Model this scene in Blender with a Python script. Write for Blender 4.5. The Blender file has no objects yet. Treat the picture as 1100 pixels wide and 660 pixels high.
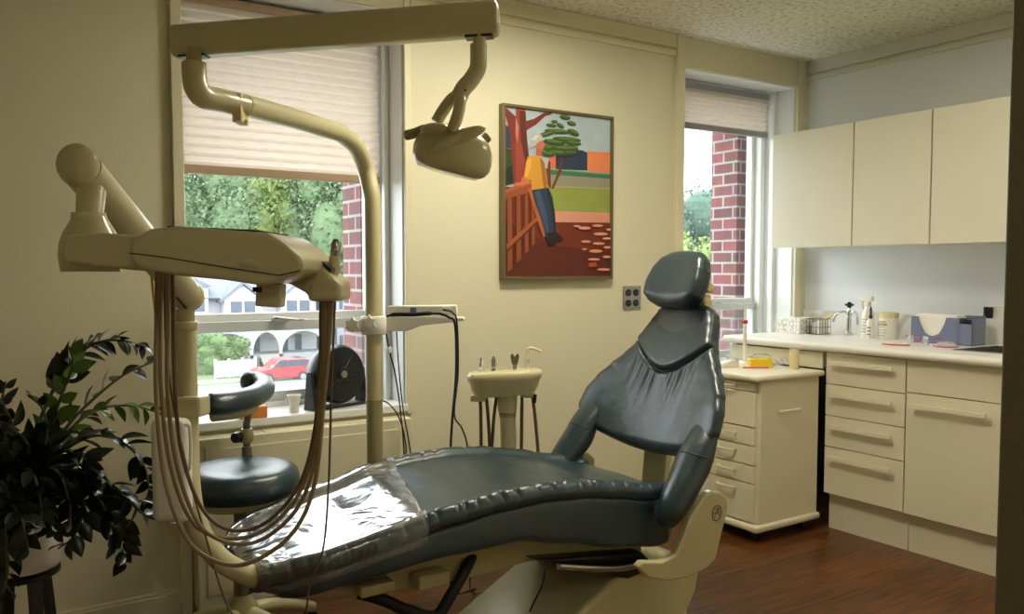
import bpy, math, random
from mathutils import Vector, Matrix, noise
R=random.Random(7)
V=Vector; pi=math.pi; rad=math.radians
scn=bpy.context.scene; COL=scn.collection
# ---------------------------------------------------------------- camera frame of the survey
F=906.; CX=550.; CY=338.; CH=1.25
YAW=math.atan(588/F); PIT=math.atan(48/F)
FW=V((math.sin(YAW)*math.cos(PIT),math.cos(YAW)*math.cos(PIT),-math.sin(PIT)))
RT=V((math.cos(YAW),-math.sin(YAW),0)); UP=RT.cross(FW)
def ray(x,y): return FW+RT*((x-CX)/F)-UP*((y-CY)/F)
def _on(x,y,a,v):
    d=ray(x,y); c=V((0,0,CH)); return c+d*((v-c[a])/d[a])
def at(x,y,Y): return _on(x,y,1,Y)
def ax(x,y,X): return _on(x,y,0,X)
def az(x,y,Z): return _on(x,y,2,Z)
def ad(x,y,d): return V((0,0,CH))+ray(x,y)*d
# ---------------------------------------------------------------- materials
def lin(c):
    c=c/255.; return c/12.92 if c<=.04045 else ((c+.055)/1.055)**2.4
def S(r,g,b): return (lin(r),lin(g),lin(b),1)
def newmat(n):
    m=bpy.data.materials.new(n); m.use_nodes=True; return m,m.node_tree.nodes,m.node_tree.links
def mat(n,col,rough=.5,metal=0,bump=0,bscale=60,var=0,vscale=6,spec=.5,coat=0,trans=0,emit=None,es=0,detail=3):
    m,N,L=newmat(n); b=N['Principled BSDF']
    b.inputs['Base Color'].default_value=col; b.inputs['Roughness'].default_value=rough; b.inputs['Metallic'].default_value=metal
    b.inputs['Specular IOR Level'].default_value=spec
    if coat: b.inputs['Coat Weight'].default_value=coat; b.inputs['Coat Roughness'].default_value=.15
    if trans: b.inputs['Transmission Weight'].default_value=trans
    if emit: b.inputs['Emission Color'].default_value=emit; b.inputs['Emission Strength'].default_value=es
    tc=N.new('ShaderNodeTexCoord')
    if bump:
        t=N.new('ShaderNodeTexNoise'); t.inputs['Scale'].default_value=bscale; t.inputs['Detail'].default_value=detail
        L.new(tc.outputs['Object'],t.inputs['Vector'])
        bp=N.new('ShaderNodeBump'); bp.inputs['Strength'].default_value=bump; bp.inputs['Distance'].default_value=.01
        L.new(t.outputs['Fac'],bp.inputs['Height']); L.new(bp.outputs['Normal'],b.inputs['Normal'])
    t=N.new('ShaderNodeTexNoise'); t.inputs['Scale'].default_value=vscale; t.inputs['Detail'].default_value=4
    L.new(tc.outputs['Object'],t.inputs['Vector'])
    mx=N.new('ShaderNodeMix'); mx.data_type='RGBA'
    v=max(var,.03)
    mx.inputs['A'].default_value=tuple(c*(1-v) for c in col[:3])+(1,)
    mx.inputs['B'].default_value=tuple(min(1,c*(1+v)) for c in col[:3])+(1,)
    L.new(t.outputs['Fac'],mx.inputs['Factor']); L.new(mx.outputs['Result'],b.inputs['Base Color'])
    return m
M={}
M['wall']=mat('wall_paint',S(223,217,188),.7,bump=.06,bscale=90,var=.03,vscale=2)
M['wall_r']=mat('side_wall_paint',S(228,232,236),.7,bump=.1,bscale=90,var=.03,vscale=2)
M['trim']=mat('trim_paint',S(226,219,188),.45,var=.02)
M['trimw']=mat('window_trim_paint',S(226,228,226),.4,var=.02)
M['cream']=mat('cream_enamel',S(203,194,152),.28,var=.03,coat=.3)
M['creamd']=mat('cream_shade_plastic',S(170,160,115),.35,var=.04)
M['white']=mat('white_plastic',S(236,232,222),.35,var=.02)
M['cab']=mat('cabinet_laminate',S(229,222,196),.38,bump=.03,bscale=200,var=.02)
M['cabu']=mat('wall_cabinet_laminate',S(229,224,206),.35,bump=.03,bscale=200,var=.02)
M['black']=mat('black_plastic',S(22,23,26),.35,var=.1)
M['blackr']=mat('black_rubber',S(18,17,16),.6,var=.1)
M['steel']=mat('steel',S(175,175,170),.25,1,var=.05)
M['chrome']=mat('chrome',S(210,212,215),.1,1)
M['alu']=mat('window_aluminium',S(196,200,200),.35,.15,var=.05)
M['trim_r']=mat('grey_white_trim',S(218,217,206),.45,var=.02)
M['stoolpost']=mat('grey_post',S(120,112,90),.4,.3)
M['hose']=mat('ribbed_hose',S(150,130,98),.45,var=.1)
M['hosed']=mat('dark_hose',S(112,96,72),.45,var=.1)
M['yellow']=mat('yellow_plastic',S(240,205,20),.4)
M['orange']=mat('orange_card',S(225,140,70),.6)
M['red']=mat('red_plastic',S(210,60,50),.4)
M['pink']=mat('pink_plastic',S(215,90,130),.3)
M['pillar']=mat('door_jamb_paint',S(120,112,82),.5,var=.05)
M['bluebox']=mat('smoke_blue_acrylic',S(118,128,158),.2,var=.05)
M['paper']=mat('paper_white',S(240,238,230),.8,bump=.1,bscale=150)
M['beige']=mat('beige_plastic',S(225,210,160),.5)
M['leafp']=mat('plant_leaf',S(24,34,20),.3,var=.35,vscale=25)
M['leafb']=mat('plant_leaf_young',S(84,120,48),.25,var=.25,vscale=25)
M['stem']=mat('plant_stem',S(60,72,38),.5,var=.2)
M['soil']=mat('soil',S(45,34,25),.9,bump=.5,var=.2)
M['glassy']=None
def leather(n,col,wr=0.0):
    m,N,L=newmat(n); b=N['Principled BSDF']
    b.inputs['Base Color'].default_value=col; b.inputs['Roughness'].default_value=.31; b.inputs['Specular IOR Level'].default_value=.8
    tc=N.new('ShaderNodeTexCoord'); v=N.new('ShaderNodeTexVoronoi'); v.inputs['Scale'].default_value=420
    L.new(tc.outputs['Object'],v.inputs['Vector'])
    n1=N.new('ShaderNodeTexNoise'); n1.inputs['Scale'].default_value=9; n1.inputs['Detail'].default_value=5
    L.new(tc.outputs['Object'],n1.inputs['Vector'])
    b1=N.new('ShaderNodeBump'); b1.inputs['Strength'].default_value=.12; b1.inputs['Distance'].default_value=.002
    b2=N.new('ShaderNodeBump'); b2.inputs['Strength'].default_value=.35; b2.inputs['Distance'].default_value=.012
    L.new(v.outputs['Distance'],b1.inputs['Height']); L.new(n1.outputs['Fac'],b2.inputs['Height'])
    L.new(b2.outputs['Normal'],b1.inputs['Normal']); L.new(b1.outputs['Normal'],b.inputs['Normal'])
    cr=N.new('ShaderNodeMix'); cr.data_type='RGBA'; cr.inputs['A'].default_value=tuple(c*.8 for c in col[:3])+(1,); cr.inputs['B'].default_value=tuple(c*1.25 for c in col[:3])+(1,)
    L.new(n1.outputs['Fac'],cr.inputs['Factor']); L.new(cr.outputs['Result'],b.inputs['Base Color'])
    return m
M['leather']=leather('teal_leather',S(37,57,64))
M['piping']=leather('seam_thread',S(24,34,38))
def m_glass():
    m,N,L=newmat('window_glass'); N.remove(N['Principled BSDF']); o=N['Material Output']
    t=N.new('ShaderNodeBsdfTransparent'); t.inputs[0].default_value=(.96,.98,.97,1)
    g=N.new('ShaderNodeBsdfGlossy'); g.inputs['Roughness'].default_value=.02
    # Schlick reflectance, the same from both sides of the pane
    ge=N.new('ShaderNodeNewGeometry'); dt=N.new('ShaderNodeVectorMath'); dt.operation='DOT_PRODUCT'
    L.new(ge.outputs['Normal'],dt.inputs[0]); L.new(ge.outputs['Incoming'],dt.inputs[1])
    def mth(op,a,b=None):
        q=N.new('ShaderNodeMath'); q.operation=op
        for i,v in enumerate((a,b)):
            if v is None: continue
            if isinstance(v,(int,float)): q.inputs[i].default_value=v
            else: L.new(v,q.inputs[i])
        return q.outputs[0]
    f=mth('ADD',mth('MULTIPLY',mth('POWER',mth('SUBTRACT',1.0,mth('ABSOLUTE',dt.outputs['Value'])),5.0),.92),.06)
    x=N.new('ShaderNodeMixShader'); L.new(f,x.inputs[0]); L.new(t.outputs[0],x.inputs[1]); L.new(g.outputs[0],x.inputs[2]); L.new(x.outputs[0],o.inputs[0]); return m
M['glass']=m_glass()
def m_mix(n,col,fac,rough=.1,gloss=True,bump=0,bs=10):
    # partly clear sheet: transparent mixed with a glossy / diffuse skin
    m,N,L=newmat(n); b=N['Principled BSDF']; b.inputs['Base Color'].default_value=col; b.inputs['Roughness'].default_value=rough
    b.inputs['Specular IOR Level'].default_value=1.0 if gloss else .2
    o=N['Material Output']; t=N.new('ShaderNodeBsdfTransparent'); x=N.new('ShaderNodeMixShader'); x.inputs[0].default_value=fac
    if bump:
        tc=N.new('ShaderNodeTexCoord'); mp=N.new('ShaderNodeMapping'); mp.inputs['Scale'].default_value=(1,1.6,1); mp.inputs['Rotation'].default_value=(0,0,.5)
        nz=N.new('ShaderNodeTexNoise'); nz.inputs['Scale'].default_value=bs; nz.inputs['Detail'].default_value=3; nz.inputs['Distortion'].default_value=1.2
        L.new(tc.outputs['Object'],mp.inputs[0]); L.new(mp.outputs[0],nz.inputs['Vector'])
        bp=N.new('ShaderNodeBump'); bp.inputs['Strength'].default_value=bump; bp.inputs['Distance'].default_value=.02
        L.new(nz.outputs['Fac'],bp.inputs['Height']); L.new(bp.outputs['Normal'],b.inputs['Normal'])
    L.new(t.outputs[0],x.inputs[1]); L.new(b.outputs[0],x.inputs[2]); L.new(x.outputs[0],o.inputs[0]); return m
M['screen']=m_mix('insect_screen',S(235,238,240),.22,.9,False)
def m_film():
    m,N,L=newmat('clear_plastic_film'); N.remove(N['Principled BSDF']); o=N['Material Output']
    t=N.new('ShaderNodeBsdfTransparent'); g=N.new('ShaderNodeBsdfGlossy'); g.inputs['Roughness'].default_value=.13; d=N.new('ShaderNodeBsdfDiffuse'); d.inputs[0].default_value=S(210,216,226)
    tc=N.new('ShaderNodeTexCoord'); mp=N.new('ShaderNodeMapping'); mp.inputs['Scale'].default_value=(1.6,1,1); mp.inputs['Rotation'].default_value=(0,0,.6)
    nz=N.new('ShaderNodeTexNoise'); nz.inputs['Scale'].default_value=5; nz.inputs['Detail'].default_value=2; nz.inputs['Distortion'].default_value=1.5
    L.new(tc.outputs['Object'],mp.inputs[0]); L.new(mp.outputs[0],nz.inputs['Vector'])
    bp=N.new('ShaderNodeBump'); bp.inputs['Strength'].default_value=.32; bp.inputs['Distance'].default_value=.02
    L.new(nz.outputs['Fac'],bp.inputs['Height']); L.new(bp.outputs['Normal'],g.inputs['Normal'])
    x=N.new('ShaderNodeMixShader')
    ge=N.new('ShaderNodeNewGeometry'); dt=N.new('ShaderNodeVectorMath'); dt.operation='DOT_PRODUCT'; L.new(ge.outputs['Normal'],dt.inputs[0]); L.new(ge.outputs['Incoming'],dt.inputs[1])
    q=[N.new('ShaderNodeMath') for _ in range(5)]
    for n_,op,v in zip(q,('ABSOLUTE','SUBTRACT','POWER','MULTIPLY','ADD'),(None,1.0,1.6,1.0,.06)):
        n_.operation=op
        if op=='SUBTRACT': n_.inputs[0].default_value=v
        elif v is not None: n_.inputs[1].default_value=v
    L.new(dt.outputs['Value'],q[0].inputs[0]); L.new(q[0].outputs[0],q[1].inputs[1])
    for a_,c_ in zip(q[1:],q[2:]): L.new(a_.outputs[0],c_.inputs[0])
    L.new(q[4].outputs[0],x.inputs[0]); y=N.new('ShaderNodeMixShader'); y.inputs[0].default_value=.02
    L.new(t.outputs[0],x.inputs[1]); L.new(g.outputs[0],x.inputs[2]); L.new(x.outputs[0],y.inputs[1]); L.new(d.outputs[0],y.inputs[2]); L.new(y.outputs[0],o.inputs[0]); return m
M['film']=m_film()
M['clear']=m_mix('clear_plastic',S(225,230,235),.35,.08,True)
def m_blind(n,col):
    m,N,L=newmat(n); N.remove(N['Principled BSDF']); o=N['Material Output']
    d=N.new('ShaderNodeBsdfDiffuse'); d.inputs[0].default_value=col
    t=N.new('ShaderNodeBsdfTranslucent'); t.inputs[0].default_value=col
    x=N.new('ShaderNodeMixShader'); x.inputs[0].default_value=.45
    L.new(d.outputs[0],x.inputs[1]); L.new(t.outputs[0],x.inputs[2]); L.new(x.outputs[0],o.inputs[0]); return m
M['blind']=m_blind('pleated_fabric',S(226,212,200))
M['blindrail']=mat('blind_rail',S(176,150,122),.5)
M['blindrailg']=mat('blind_rail_grey',S(150,146,150),.5)
def m_ceiling():
    m,N,L=newmat('speckled_ceiling_tile'); b=N['Principled BSDF']; b.inputs['Roughness'].default_value=.95
    tc=N.new('ShaderNodeTexCoord')
    n1=N.new('ShaderNodeTexNoise'); n1.inputs['Scale'].default_value=42; n1.inputs['Detail'].default_value=5; n1.inputs['Roughness'].default_value=.7
    r=N.new('ShaderNodeValToRGB'); e=r.color_ramp.elements; e[0].position=.30; e[0].color=S(120,104,74); e[1].position=.43; e[1].color=S(216,211,192)
    e2=r.color_ramp.elements.new(.62); e2.color=S(238,234,220)
    L.new(tc.outputs['Object'],n1.inputs['Vector']); L.new(n1.outputs['Fac'],r.inputs[0]); L.new(r.outputs[0],b.inputs['Base Color'])
    bp=N.new('ShaderNodeBump'); bp.inputs['Strength'].default_value=.5; bp.inputs['Distance'].default_value=.01
    L.new(n1.outputs['Fac'],bp.inputs['Height']); L.new(bp.outputs['Normal'],b.inputs['Normal']); return m
M['ceil']=m_ceiling()
def m_floor():
    m,N,L=newmat('walnut_plank_floor'); b=N['Principled BSDF']; b.inputs['Roughness'].default_value=.33
    tc=N.new('ShaderNodeTexCoord'); br=N.new('ShaderNodeTexBrick')
    br.inputs['Scale'].default_value=1; br.inputs['Brick Width'].default_value=1.1; br.inputs['Row Height'].default_value=.125
    br.inputs['Mortar Size'].default_value=.0015; br.inputs['Color1'].default_value=(.35,.35,.35,1); br.inputs['Color2'].default_value=(1,1,1,1); br.inputs['Mortar'].default_value=(0.02,.02,.02,1)
    br.offset=.37
    mp=N.new('ShaderNodeMapping'); mp.inputs['Scale'].default_value=(1.6,22,1)
    nz=N.new('ShaderNodeTexNoise'); nz.inputs['Scale'].default_value=2.4; nz.inputs['Detail'].default_value=7; nz.inputs['Roughness'].default_value=.65; nz.inputs['Distortion'].default_value=.6
    L.new(tc.outputs['Object'],br.inputs['Vector']); L.new(tc.outputs['Object'],mp.inputs[0]); L.new(mp.outputs[0],nz.inputs['Vector'])
    r=N.new('ShaderNodeValToRGB'); e=r.color_ramp.elements; e[0].position=.3; e[0].color=S(36,19,9); e[1].position=.70; e[1].color=S(142,86,42)
    L.new(nz.outputs['Fac'],r.inputs[0])
    mx=N.new('ShaderNodeMix'); mx.data_type='RGBA'; mx.blend_type='MULTIPLY'; mx.inputs['Factor'].default_value=.55
    L.new(r.outputs[0],mx.inputs['A']); L.new(br.outputs['Color'],mx.inputs['B']); L.new(mx.outputs['Result'],b.inputs['Base Color'])
    bp=N.new('ShaderNodeBump'); bp.inputs['Strength'].default_value=.15; bp.inputs['Distance'].default_value=.003
    L.new(nz.outputs['Fac'],bp.inputs['Height']); L.new(bp.outputs['Normal'],b.inputs['Normal']); return m
M['floor']=m_floor()
def m_brick():
    m,N,L=newmat('red_brick'); b=N['Principled BSDF']; b.inputs['Roughness'].default_value=.85
    tc=N.new('ShaderNodeTexCoord'); sp=N.new('ShaderNodeSeparateXYZ'); cb=N.new('ShaderNodeCombineXYZ'); ad_=N.new('ShaderNodeMath')
    L.new(tc.outputs['Object'],sp.inputs[0]); L.new(sp.outputs[0],ad_.inputs[0]); L.new(sp.outputs[1],ad_.inputs[1])
    L.new(ad_.outputs[0],cb.inputs[0]); L.new(sp.outputs[2],cb.inputs[1])
    br=N.new('ShaderNodeTexBrick'); br.inputs['Scale'].default_value=1; br.inputs['Brick Width'].default_value=.16; br.inputs['Row Height'].default_value=.068
    br.inputs['Mortar Size'].default_value=.0065; br.inputs['Color1'].default_value=S(128,60,58); br.inputs['Color2'].default_value=S(96,50,54); br.inputs['Mortar'].default_value=S(150,144,142)
    L.new(cb.outputs[0],br.inputs['Vector'])
    nz=N.new('ShaderNodeTexNoise'); nz.inputs['Scale'].default_value=14; nz.inputs['Detail'].default_value=5; L.new(tc.outputs['Object'],nz.inputs['Vector'])
    mx=N.new('ShaderNodeMix'); mx.data_type='RGBA'; mx.blend_type='OVERLAY'; mx.inputs['Factor'].default_value=.5
    L.new(br.outputs['Color'],mx.inputs['A']); L.new(nz.outputs['Color'],mx.inputs['B'])
    hs=N.new('ShaderNodeHueSaturation'); hs.inputs['Saturation'].default_value=.9; L.new(mx.outputs['Result'],hs.inputs['Color'])
    L.new(hs.outputs[0],b.inputs['Base Color']); return m
M['brick']=m_brick()
def m_marble():
    m,N,L=newmat('pale_marble'); b=N['Principled BSDF']; b.inputs['Roughness'].default_value=.25
    tc=N.new('ShaderNodeTexCoord'); w=N.new('ShaderNodeTexWave'); w.inputs['Scale'].default_value=1.3; w.inputs['Distortion'].default_value=9; w.inputs['Detail'].default_value=4; w.bands_direction='DIAGONAL'
    L.new(tc.outputs['Object'],w.inputs['Vector']); r=N.new('ShaderNodeValToRGB'); e=r.color_ramp.elements
    e[0].position=0; e[0].color=S(200,190,180); e[1].position=.12; e[1].color=S(238,236,230)
    L.new(w.outputs['Fac'],r.inputs[0]); L.new(r.outputs[0],b.inputs['Base Color']); return m
M['marble']=m_marble()
def m_pattern():
    m,N,L=newmat('floral_box_print'); b=N['Principled BSDF']; b.inputs['Roughness'].default_value=.6
    tc=N.new('ShaderNodeTexCoord'); v=N.new('ShaderNodeTexVoronoi'); v.inputs['Scale'].default_value=60; v.feature='DISTANCE_TO_EDGE'
    L.new(tc.outputs['Object'],v.inputs['Vector']); r=N.new('ShaderNodeValToRGB'); e=r.color_ramp.elements
    e[0].position=0.04; e[0].color=S(190,186,168); e[1].position=.12; e[1].color=S(240,238,230)
    L.new(v.outputs['Distance'],r.inputs[0]); L.new(r.outputs[0],b.inputs['Base Color']); return m
M['pattern']=m_pattern()
# ---------------------------------------------------------------- mesh builder
class MB:
    def __init__(s): s.v=[]; s.f=[]; s.m=[]
    def add(s,vs,fs,mi=0):
        o=len(s.v); s.v+= [V(p) for p in vs]; s.f+=[tuple(i+o for i in f) for f in fs]; s.m+=[mi]*len(fs); return s
    def box(s,a,b,mi=0):
        x0,x1=sorted((a[0],b[0])); y0,y1=sorted((a[1],b[1])); z0,z1=sorted((a[2],b[2]))
        return s.add([(x0,y0,z0),(x1,y0,z0),(x1,y1,z0),(x0,y1,z0),(x0,y0,z1),(x1,y0,z1),(x1,y1,z1),(x0,y1,z1)],
            [(0,3,2,1),(4,5,6,7),(0,1,5,4),(1,2,6,5),(2,3,7,6),(3,0,4,7)],mi)
    def obox(s,c,ux,uy,uz,hx,hy,hz,mi=0):
        c=V(c); P=[]
        for k in (-1,1):
            for (i,j) in ((-1,-1),(1,-1),(1,1),(-1,1)): P.append(c+V(ux)*hx*i+V(uy)*hy*j+V(uz)*hz*k)
        return s.add(P,[(0,3,2,1),(4,5,6,7),(0,1,5,4),(1,2,6,5),(2,3,7,6),(3,0,4,7)],mi)
    def prism(s,pts,d,mi=0):
        n=len(pts); d=V(d); P=[V(p) for p in pts]+[V(p)+d for p in pts]
        return s.add(P,[tuple(range(n))[::-1],tuple(range(n,2*n))]+[(i,(i+1)%n,(i+1)%n+n,i+n) for i in range(n)],mi)
    def tube(s,pts,r,n=12,mi=0,caps=True,flat=1.0):
        pts=[V(p) for p in pts]; m=len(pts); rs=r if isinstance(r,(list,tuple)) else [r]*m
        vs=[]; t=(pts[1]-pts[0]).normalized(); u=t.orthogonal().normalized()
        for i in range(m):
            if i==0: t2=pts[1]-pts[0]
            elif i==m-1: t2=pts[-1]-pts[-2]
            else: t2=(pts[i+1]-pts[i]).normalized()+(pts[i]-pts[i-1]).normalized()
            t2.normalize(); u=(u-t2*u.dot(t2)); u=u.normalized() if u.length>1e-6 else t2.orthogonal().normalized()
            w=t2.cross(u)
            for k in range(n):
                a=2*pi*k/n; vs.append(pts[i]+u*math.cos(a)*rs[i]+w*math.sin(a)*rs[i]*flat)
        fs=[(i*n+k,i*n+(k+1)%n,(i+1)*n+(k+1)%n,(i+1)*n+k) for i in range(m-1) for k in range(n)]
        if caps: fs+=[tuple(range(n))[::-1],tuple(range((m-1)*n,m*n))]
        return s.add(vs,fs,mi)
    def lathe(s,prof,c=(0,0,0),axis=(0,0,1),n=32,mi=0):
        axis=V(axis).normalized(); u=axis.orthogonal().normalized(); w=axis.cross(u); c=V(c); m=len(prof); vs=[]
        for (r,h) in prof:
            for k in range(n):
                a=2*pi*k/n; vs.append(c+axis*h+(u*math.cos(a)+w*math.sin(a))*max(r,1e-4))
        fs=[(i*n+k,i*n+(k+1)%n,(i+1)*n+(k+1)%n,(i+1)*n+k) for i in range(m-1) for k in range(n)]
        fs+=[tuple(range(n))[::-1],tuple(range((m-1)*n,m*n))]
        return s.add(vs,fs,mi)
    def ell(s,c,ux,uy,uz,nu=24,nv=14,mi=0):
        c=V(c); ux,uy,uz=V(ux),V(uy),V(uz); vs=[c+uz]
        for j in range(1,nv):
            p=pi*j/nv
            for k in range(nu):
                a=2*pi*k/nu; vs.append(c+ux*math.sin(p)*math.cos(a)+uy*math.sin(p)*math.sin(a)+uz*math.cos(p))
        vs.append(c-uz); fs=[(0,1+k,1+(k+1)%nu) for k in range(nu)]
        for j in range(nv-2):
            for k in range(nu):
                a=1+j*nu+k; b=1+j*nu+(k+1)%nu; fs.append((a,a+nu,b+nu,b))
        l=len(vs)-1; o=1+(nv-2)*nu; fs+=[(l,o+(k+1)%nu,o+k) for k in range(nu)]
        return s.add(vs,fs,mi)
    def grid(s,rows,closed=False,caps=False,mi=0):
        n=len(rows[0]); m=len(rows); vs=[p for r in rows for p in r]; fs=[]
        for i in range(m-1):
            for k in range(n if closed else n-1):
                fs.append((i*n+k,i*n+(k+1)%n,(i+1)*n+(k+1)%n,(i+1)*n+k))
        if caps: fs+=[tuple(range(n))[::-1],tuple(range((m-1)*n,m*n))]
        return s.add(vs,fs,mi)
    def build(s,name,mats,parent=None,bevel=0,seg=3,sub=0,smooth=True,ang=38,solid=0):
        if not isinstance(mats,(list,tuple)): mats=[mats]
        off=parent_loc(parent) if parent else V((0,0,0))
        if not parent and s.origin: off=V(s.origin)
        me=bpy.data.meshes.new(name); me.from_pydata([p-off for p in s.v],[],s.f); me.update()
        for m in mats: me.materials.append(M[m] if isinstance(m,str) else m)
        me.polygons.foreach_set('material_index',s.m)
        import bmesh
        bm=bmesh.new(); bm.from_mesh(me); bmesh.ops.recalc_face_normals(bm,faces=bm.faces); bm.to_mesh(me); bm.free()
        if smooth:
            me.polygons.foreach_set('use_smooth',[True]*len(me.polygons)); me.set_sharp_from_angle(angle=rad(ang))
        o=bpy.data.objects.new(name,me); COL.objects.link(o)
        if parent: o.parent=parent
        else: o.location=off
        if solid:
            q=o.modifiers.new('solid','SOLIDIFY'); q.thickness=solid; q.offset=0
        if bevel:
            q=o.modifiers.new('bevel','BEVEL'); q.width=bevel; q.segments=seg; q.limit_method='ANGLE'; q.angle_limit=rad(35); q.harden_normals=False
        if sub:
            q=o.modifiers.new('sub','SUBSURF'); q.levels=sub; q.render_levels=sub
        return o
    origin=None
def parent_loc(o):
    l=V((0,0,0))
    while o: l+=o.location; o=o.parent
    return l
def tag(o,label,cat,group=None,kind=None):
    if label: o['label']=label
    if cat: o['category']=cat
    if group: o['group']=group
    if kind: o['kind']=kind
    return o
def thing(name,label,cat,loc=(0,0,0),group=None):
    o=bpy.data.objects.new(name,None); COL.objects.link(o); o.location=loc; o.empty_display_size=.05
    return tag(o,label,cat,group)
def struct(mb,name,m,label=None,**k):
    o=mb.build(name,m,**k); o['kind']='structure'
    if label: o['label']=label; o['category']='setting'
    return o
def crs(pts,n=8):
    # smooth curve through points (scalars or vectors)
    P=[V(p) for p in pts]; P=[P[0]*2-P[1]]+P+[P[-1]*2-P[-2]]; out=[]
    for i in range(1,len(P)-2):
        a,b,c,d=P[i-1],P[i],P[i+1],P[i+2]
        for k in range(n):
            t=k/n; out.append(.5*((2*b)+(c-a)*t+(2*a-5*b+4*c-d)*t*t+(3*b-a-3*c+d)*t**3))
    out.append(P[-2]); return out
def interp(tab,x):
    if x<=tab[0][0]: return tab[0][1:]
    for a,b in zip(tab,tab[1:]):
        if x<=b[0]:
            t=(x-a[0])/(b[0]-a[0]); t=t*t*(3-2*t)*.5+t*.5
            return tuple(p+(q-p)*t for p,q in zip(a[1:],b[1:]))
    return tab[-1][1:]
def sm(tab,x):
    r=interp(tab,x); return r[0] if len(r)==1 else r
# ================================================================ ROOM
D=3.17; XR=4.08; XL=-1.0; ZC=2.43; YF=.45; DO=3.5
W1=(.66,1.53,.67,2.30); W2=(3.08,3.975,.70,2.28)
struct(MB().box((XL-.6,-1.6,-.12),(XR,DO,0)),'floor','floor',smooth=False)
struct(MB().box((XL-.6,-1.6,ZC),(XR+.1,DO,ZC+.1)),'ceiling','ceil',smooth=False)
b=MB()
def wall_with(b,x0,x1,y0,y1,z0,z1,holes):
    c=x0
    for (a,d,lo,hi) in holes:
        b.box((c,y0,z0),(a,y1,z1)); b.box((a,y0,z0),(d,y1,lo)); b.box((a,y0,hi),(d,y1,z1)); c=d
    b.box((c,y0,z0),(x1,y1,z1))
wall_with(b,XL,XR+.1,D,DO,0,ZC,[W1,W2])
struct(b,'wall_back','wall',smooth=False)
b=MB(); wall_with(b,XL-1,XR+1,DO+.06,DO+.27,-6,ZC+1.5,[(.70,1.50,.60,2.25),(3.12,3.93,.60,2.25)])
struct(b,'wall_outside','brick',smooth=False)
struct(MB().box((XR,YF-.12,0),(XR+.1,D,ZC)),'wall_right','wall_r',smooth=False)
struct(MB().box((XL-.1,YF-.12,0),(XL,DO,ZC)),'wall_left','wall',smooth=False)
b=MB(); b.box((XL,YF-.12,0),(-.12,YF,ZC)); b.box((-.12,YF-.12,2.06),(.97,YF,ZC)); b.box((.97,YF-.12,0),(XR,YF,ZC))
struct(b,'wall_front','wall',smooth=False)
b=MB(); b.box((XL-.6,-1.6,0),(2.4,-1.5,ZC)); b.box((XL-.7,-1.6,0),(XL-.6,YF,ZC)); b.box((2.4,-1.6,0),(2.5,YF-.12,ZC)); b.box((XL-.6,YF-.12,0),(XL-.1,YF,ZC))
struct(b,'wall_hallway','wall',smooth=False)
# the doorway the picture is taken through
jx=.914
b=MB(); b.box((jx,YF-.14,0),(.975,YF+.012,2.08)); b.box((-.17,YF-.14,0),(-.11,YF+.012,2.08)); b.box((-.11,YF-.14,2.02),(jx,YF+.012,2.08))
struct(b,'door_1','pillar',bevel=.004)
# wall lining panels of the window reveals (painted white)
for k,(x0,x1,z0,z1) in enumerate((W1,W2)):
    b=MB(); t=.006
    b.box((x1-t,D+.01,z0),(x1,DO,z1)); b.box((x0,D+.01,z0),(x0+t,DO,z1)); b.box((x0+t,D+.01,z1-t),(x1-t,DO,z1))
    b.box((x1-.03,D+.13,z0),(x1-t,D+.16,z1-t))
    struct(b,'trim_%d'%(k+1),'trimw',bevel=.002)
# pilaster strips beside the windows
b=MB()
b.box((.625,D-.028,0),(.662,D,ZC)); b.box((1.528,D-.012,.65),(1.556,D,ZC))
b.box((3.03,D-.03,0),(3.082,D,ZC)); b.box((3.974,D-.012,0),(4.02,D,ZC))
struct(b,'trim_3','trim',bevel=.003)
b=MB()  # crown boards
for (x0,x1) in ((XL,.62),(1.556,3.03)):
    b.box((x0,D-.022,2.362),(x1,D,ZC)); b.box((x0,D-.016,2.322),(x1,D,2.352)); b.box((x0,D-.006,2.35),(x1,D,2.364))
struct(b,'trim_4','trim',bevel=.003)
b=MB(); b.box((XR-.022,YF,2.362),(XR,D,ZC)); b.box((XR-.016,YF,2.325),(XR,D,2.352)); b.box((XR-.006,YF,2.35),(XR,D,2.364))
struct(b,'trim_5','trim_r',bevel=.003)
b=MB(); b.box((XL,D-.016,0),(.625,D,.085)); b.box((XL,D-.011,.085),(.625,D,.097))
b.box((1.55,D-.016,0),(3.03,D,.097))
struct(b,'baseboard_back','trim',bevel=.002)
b=MB(); b.box((XL,YF,0),(XL+.014,D-.02,.097)); struct(b,'baseboard_left','trim',bevel=.002)
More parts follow.
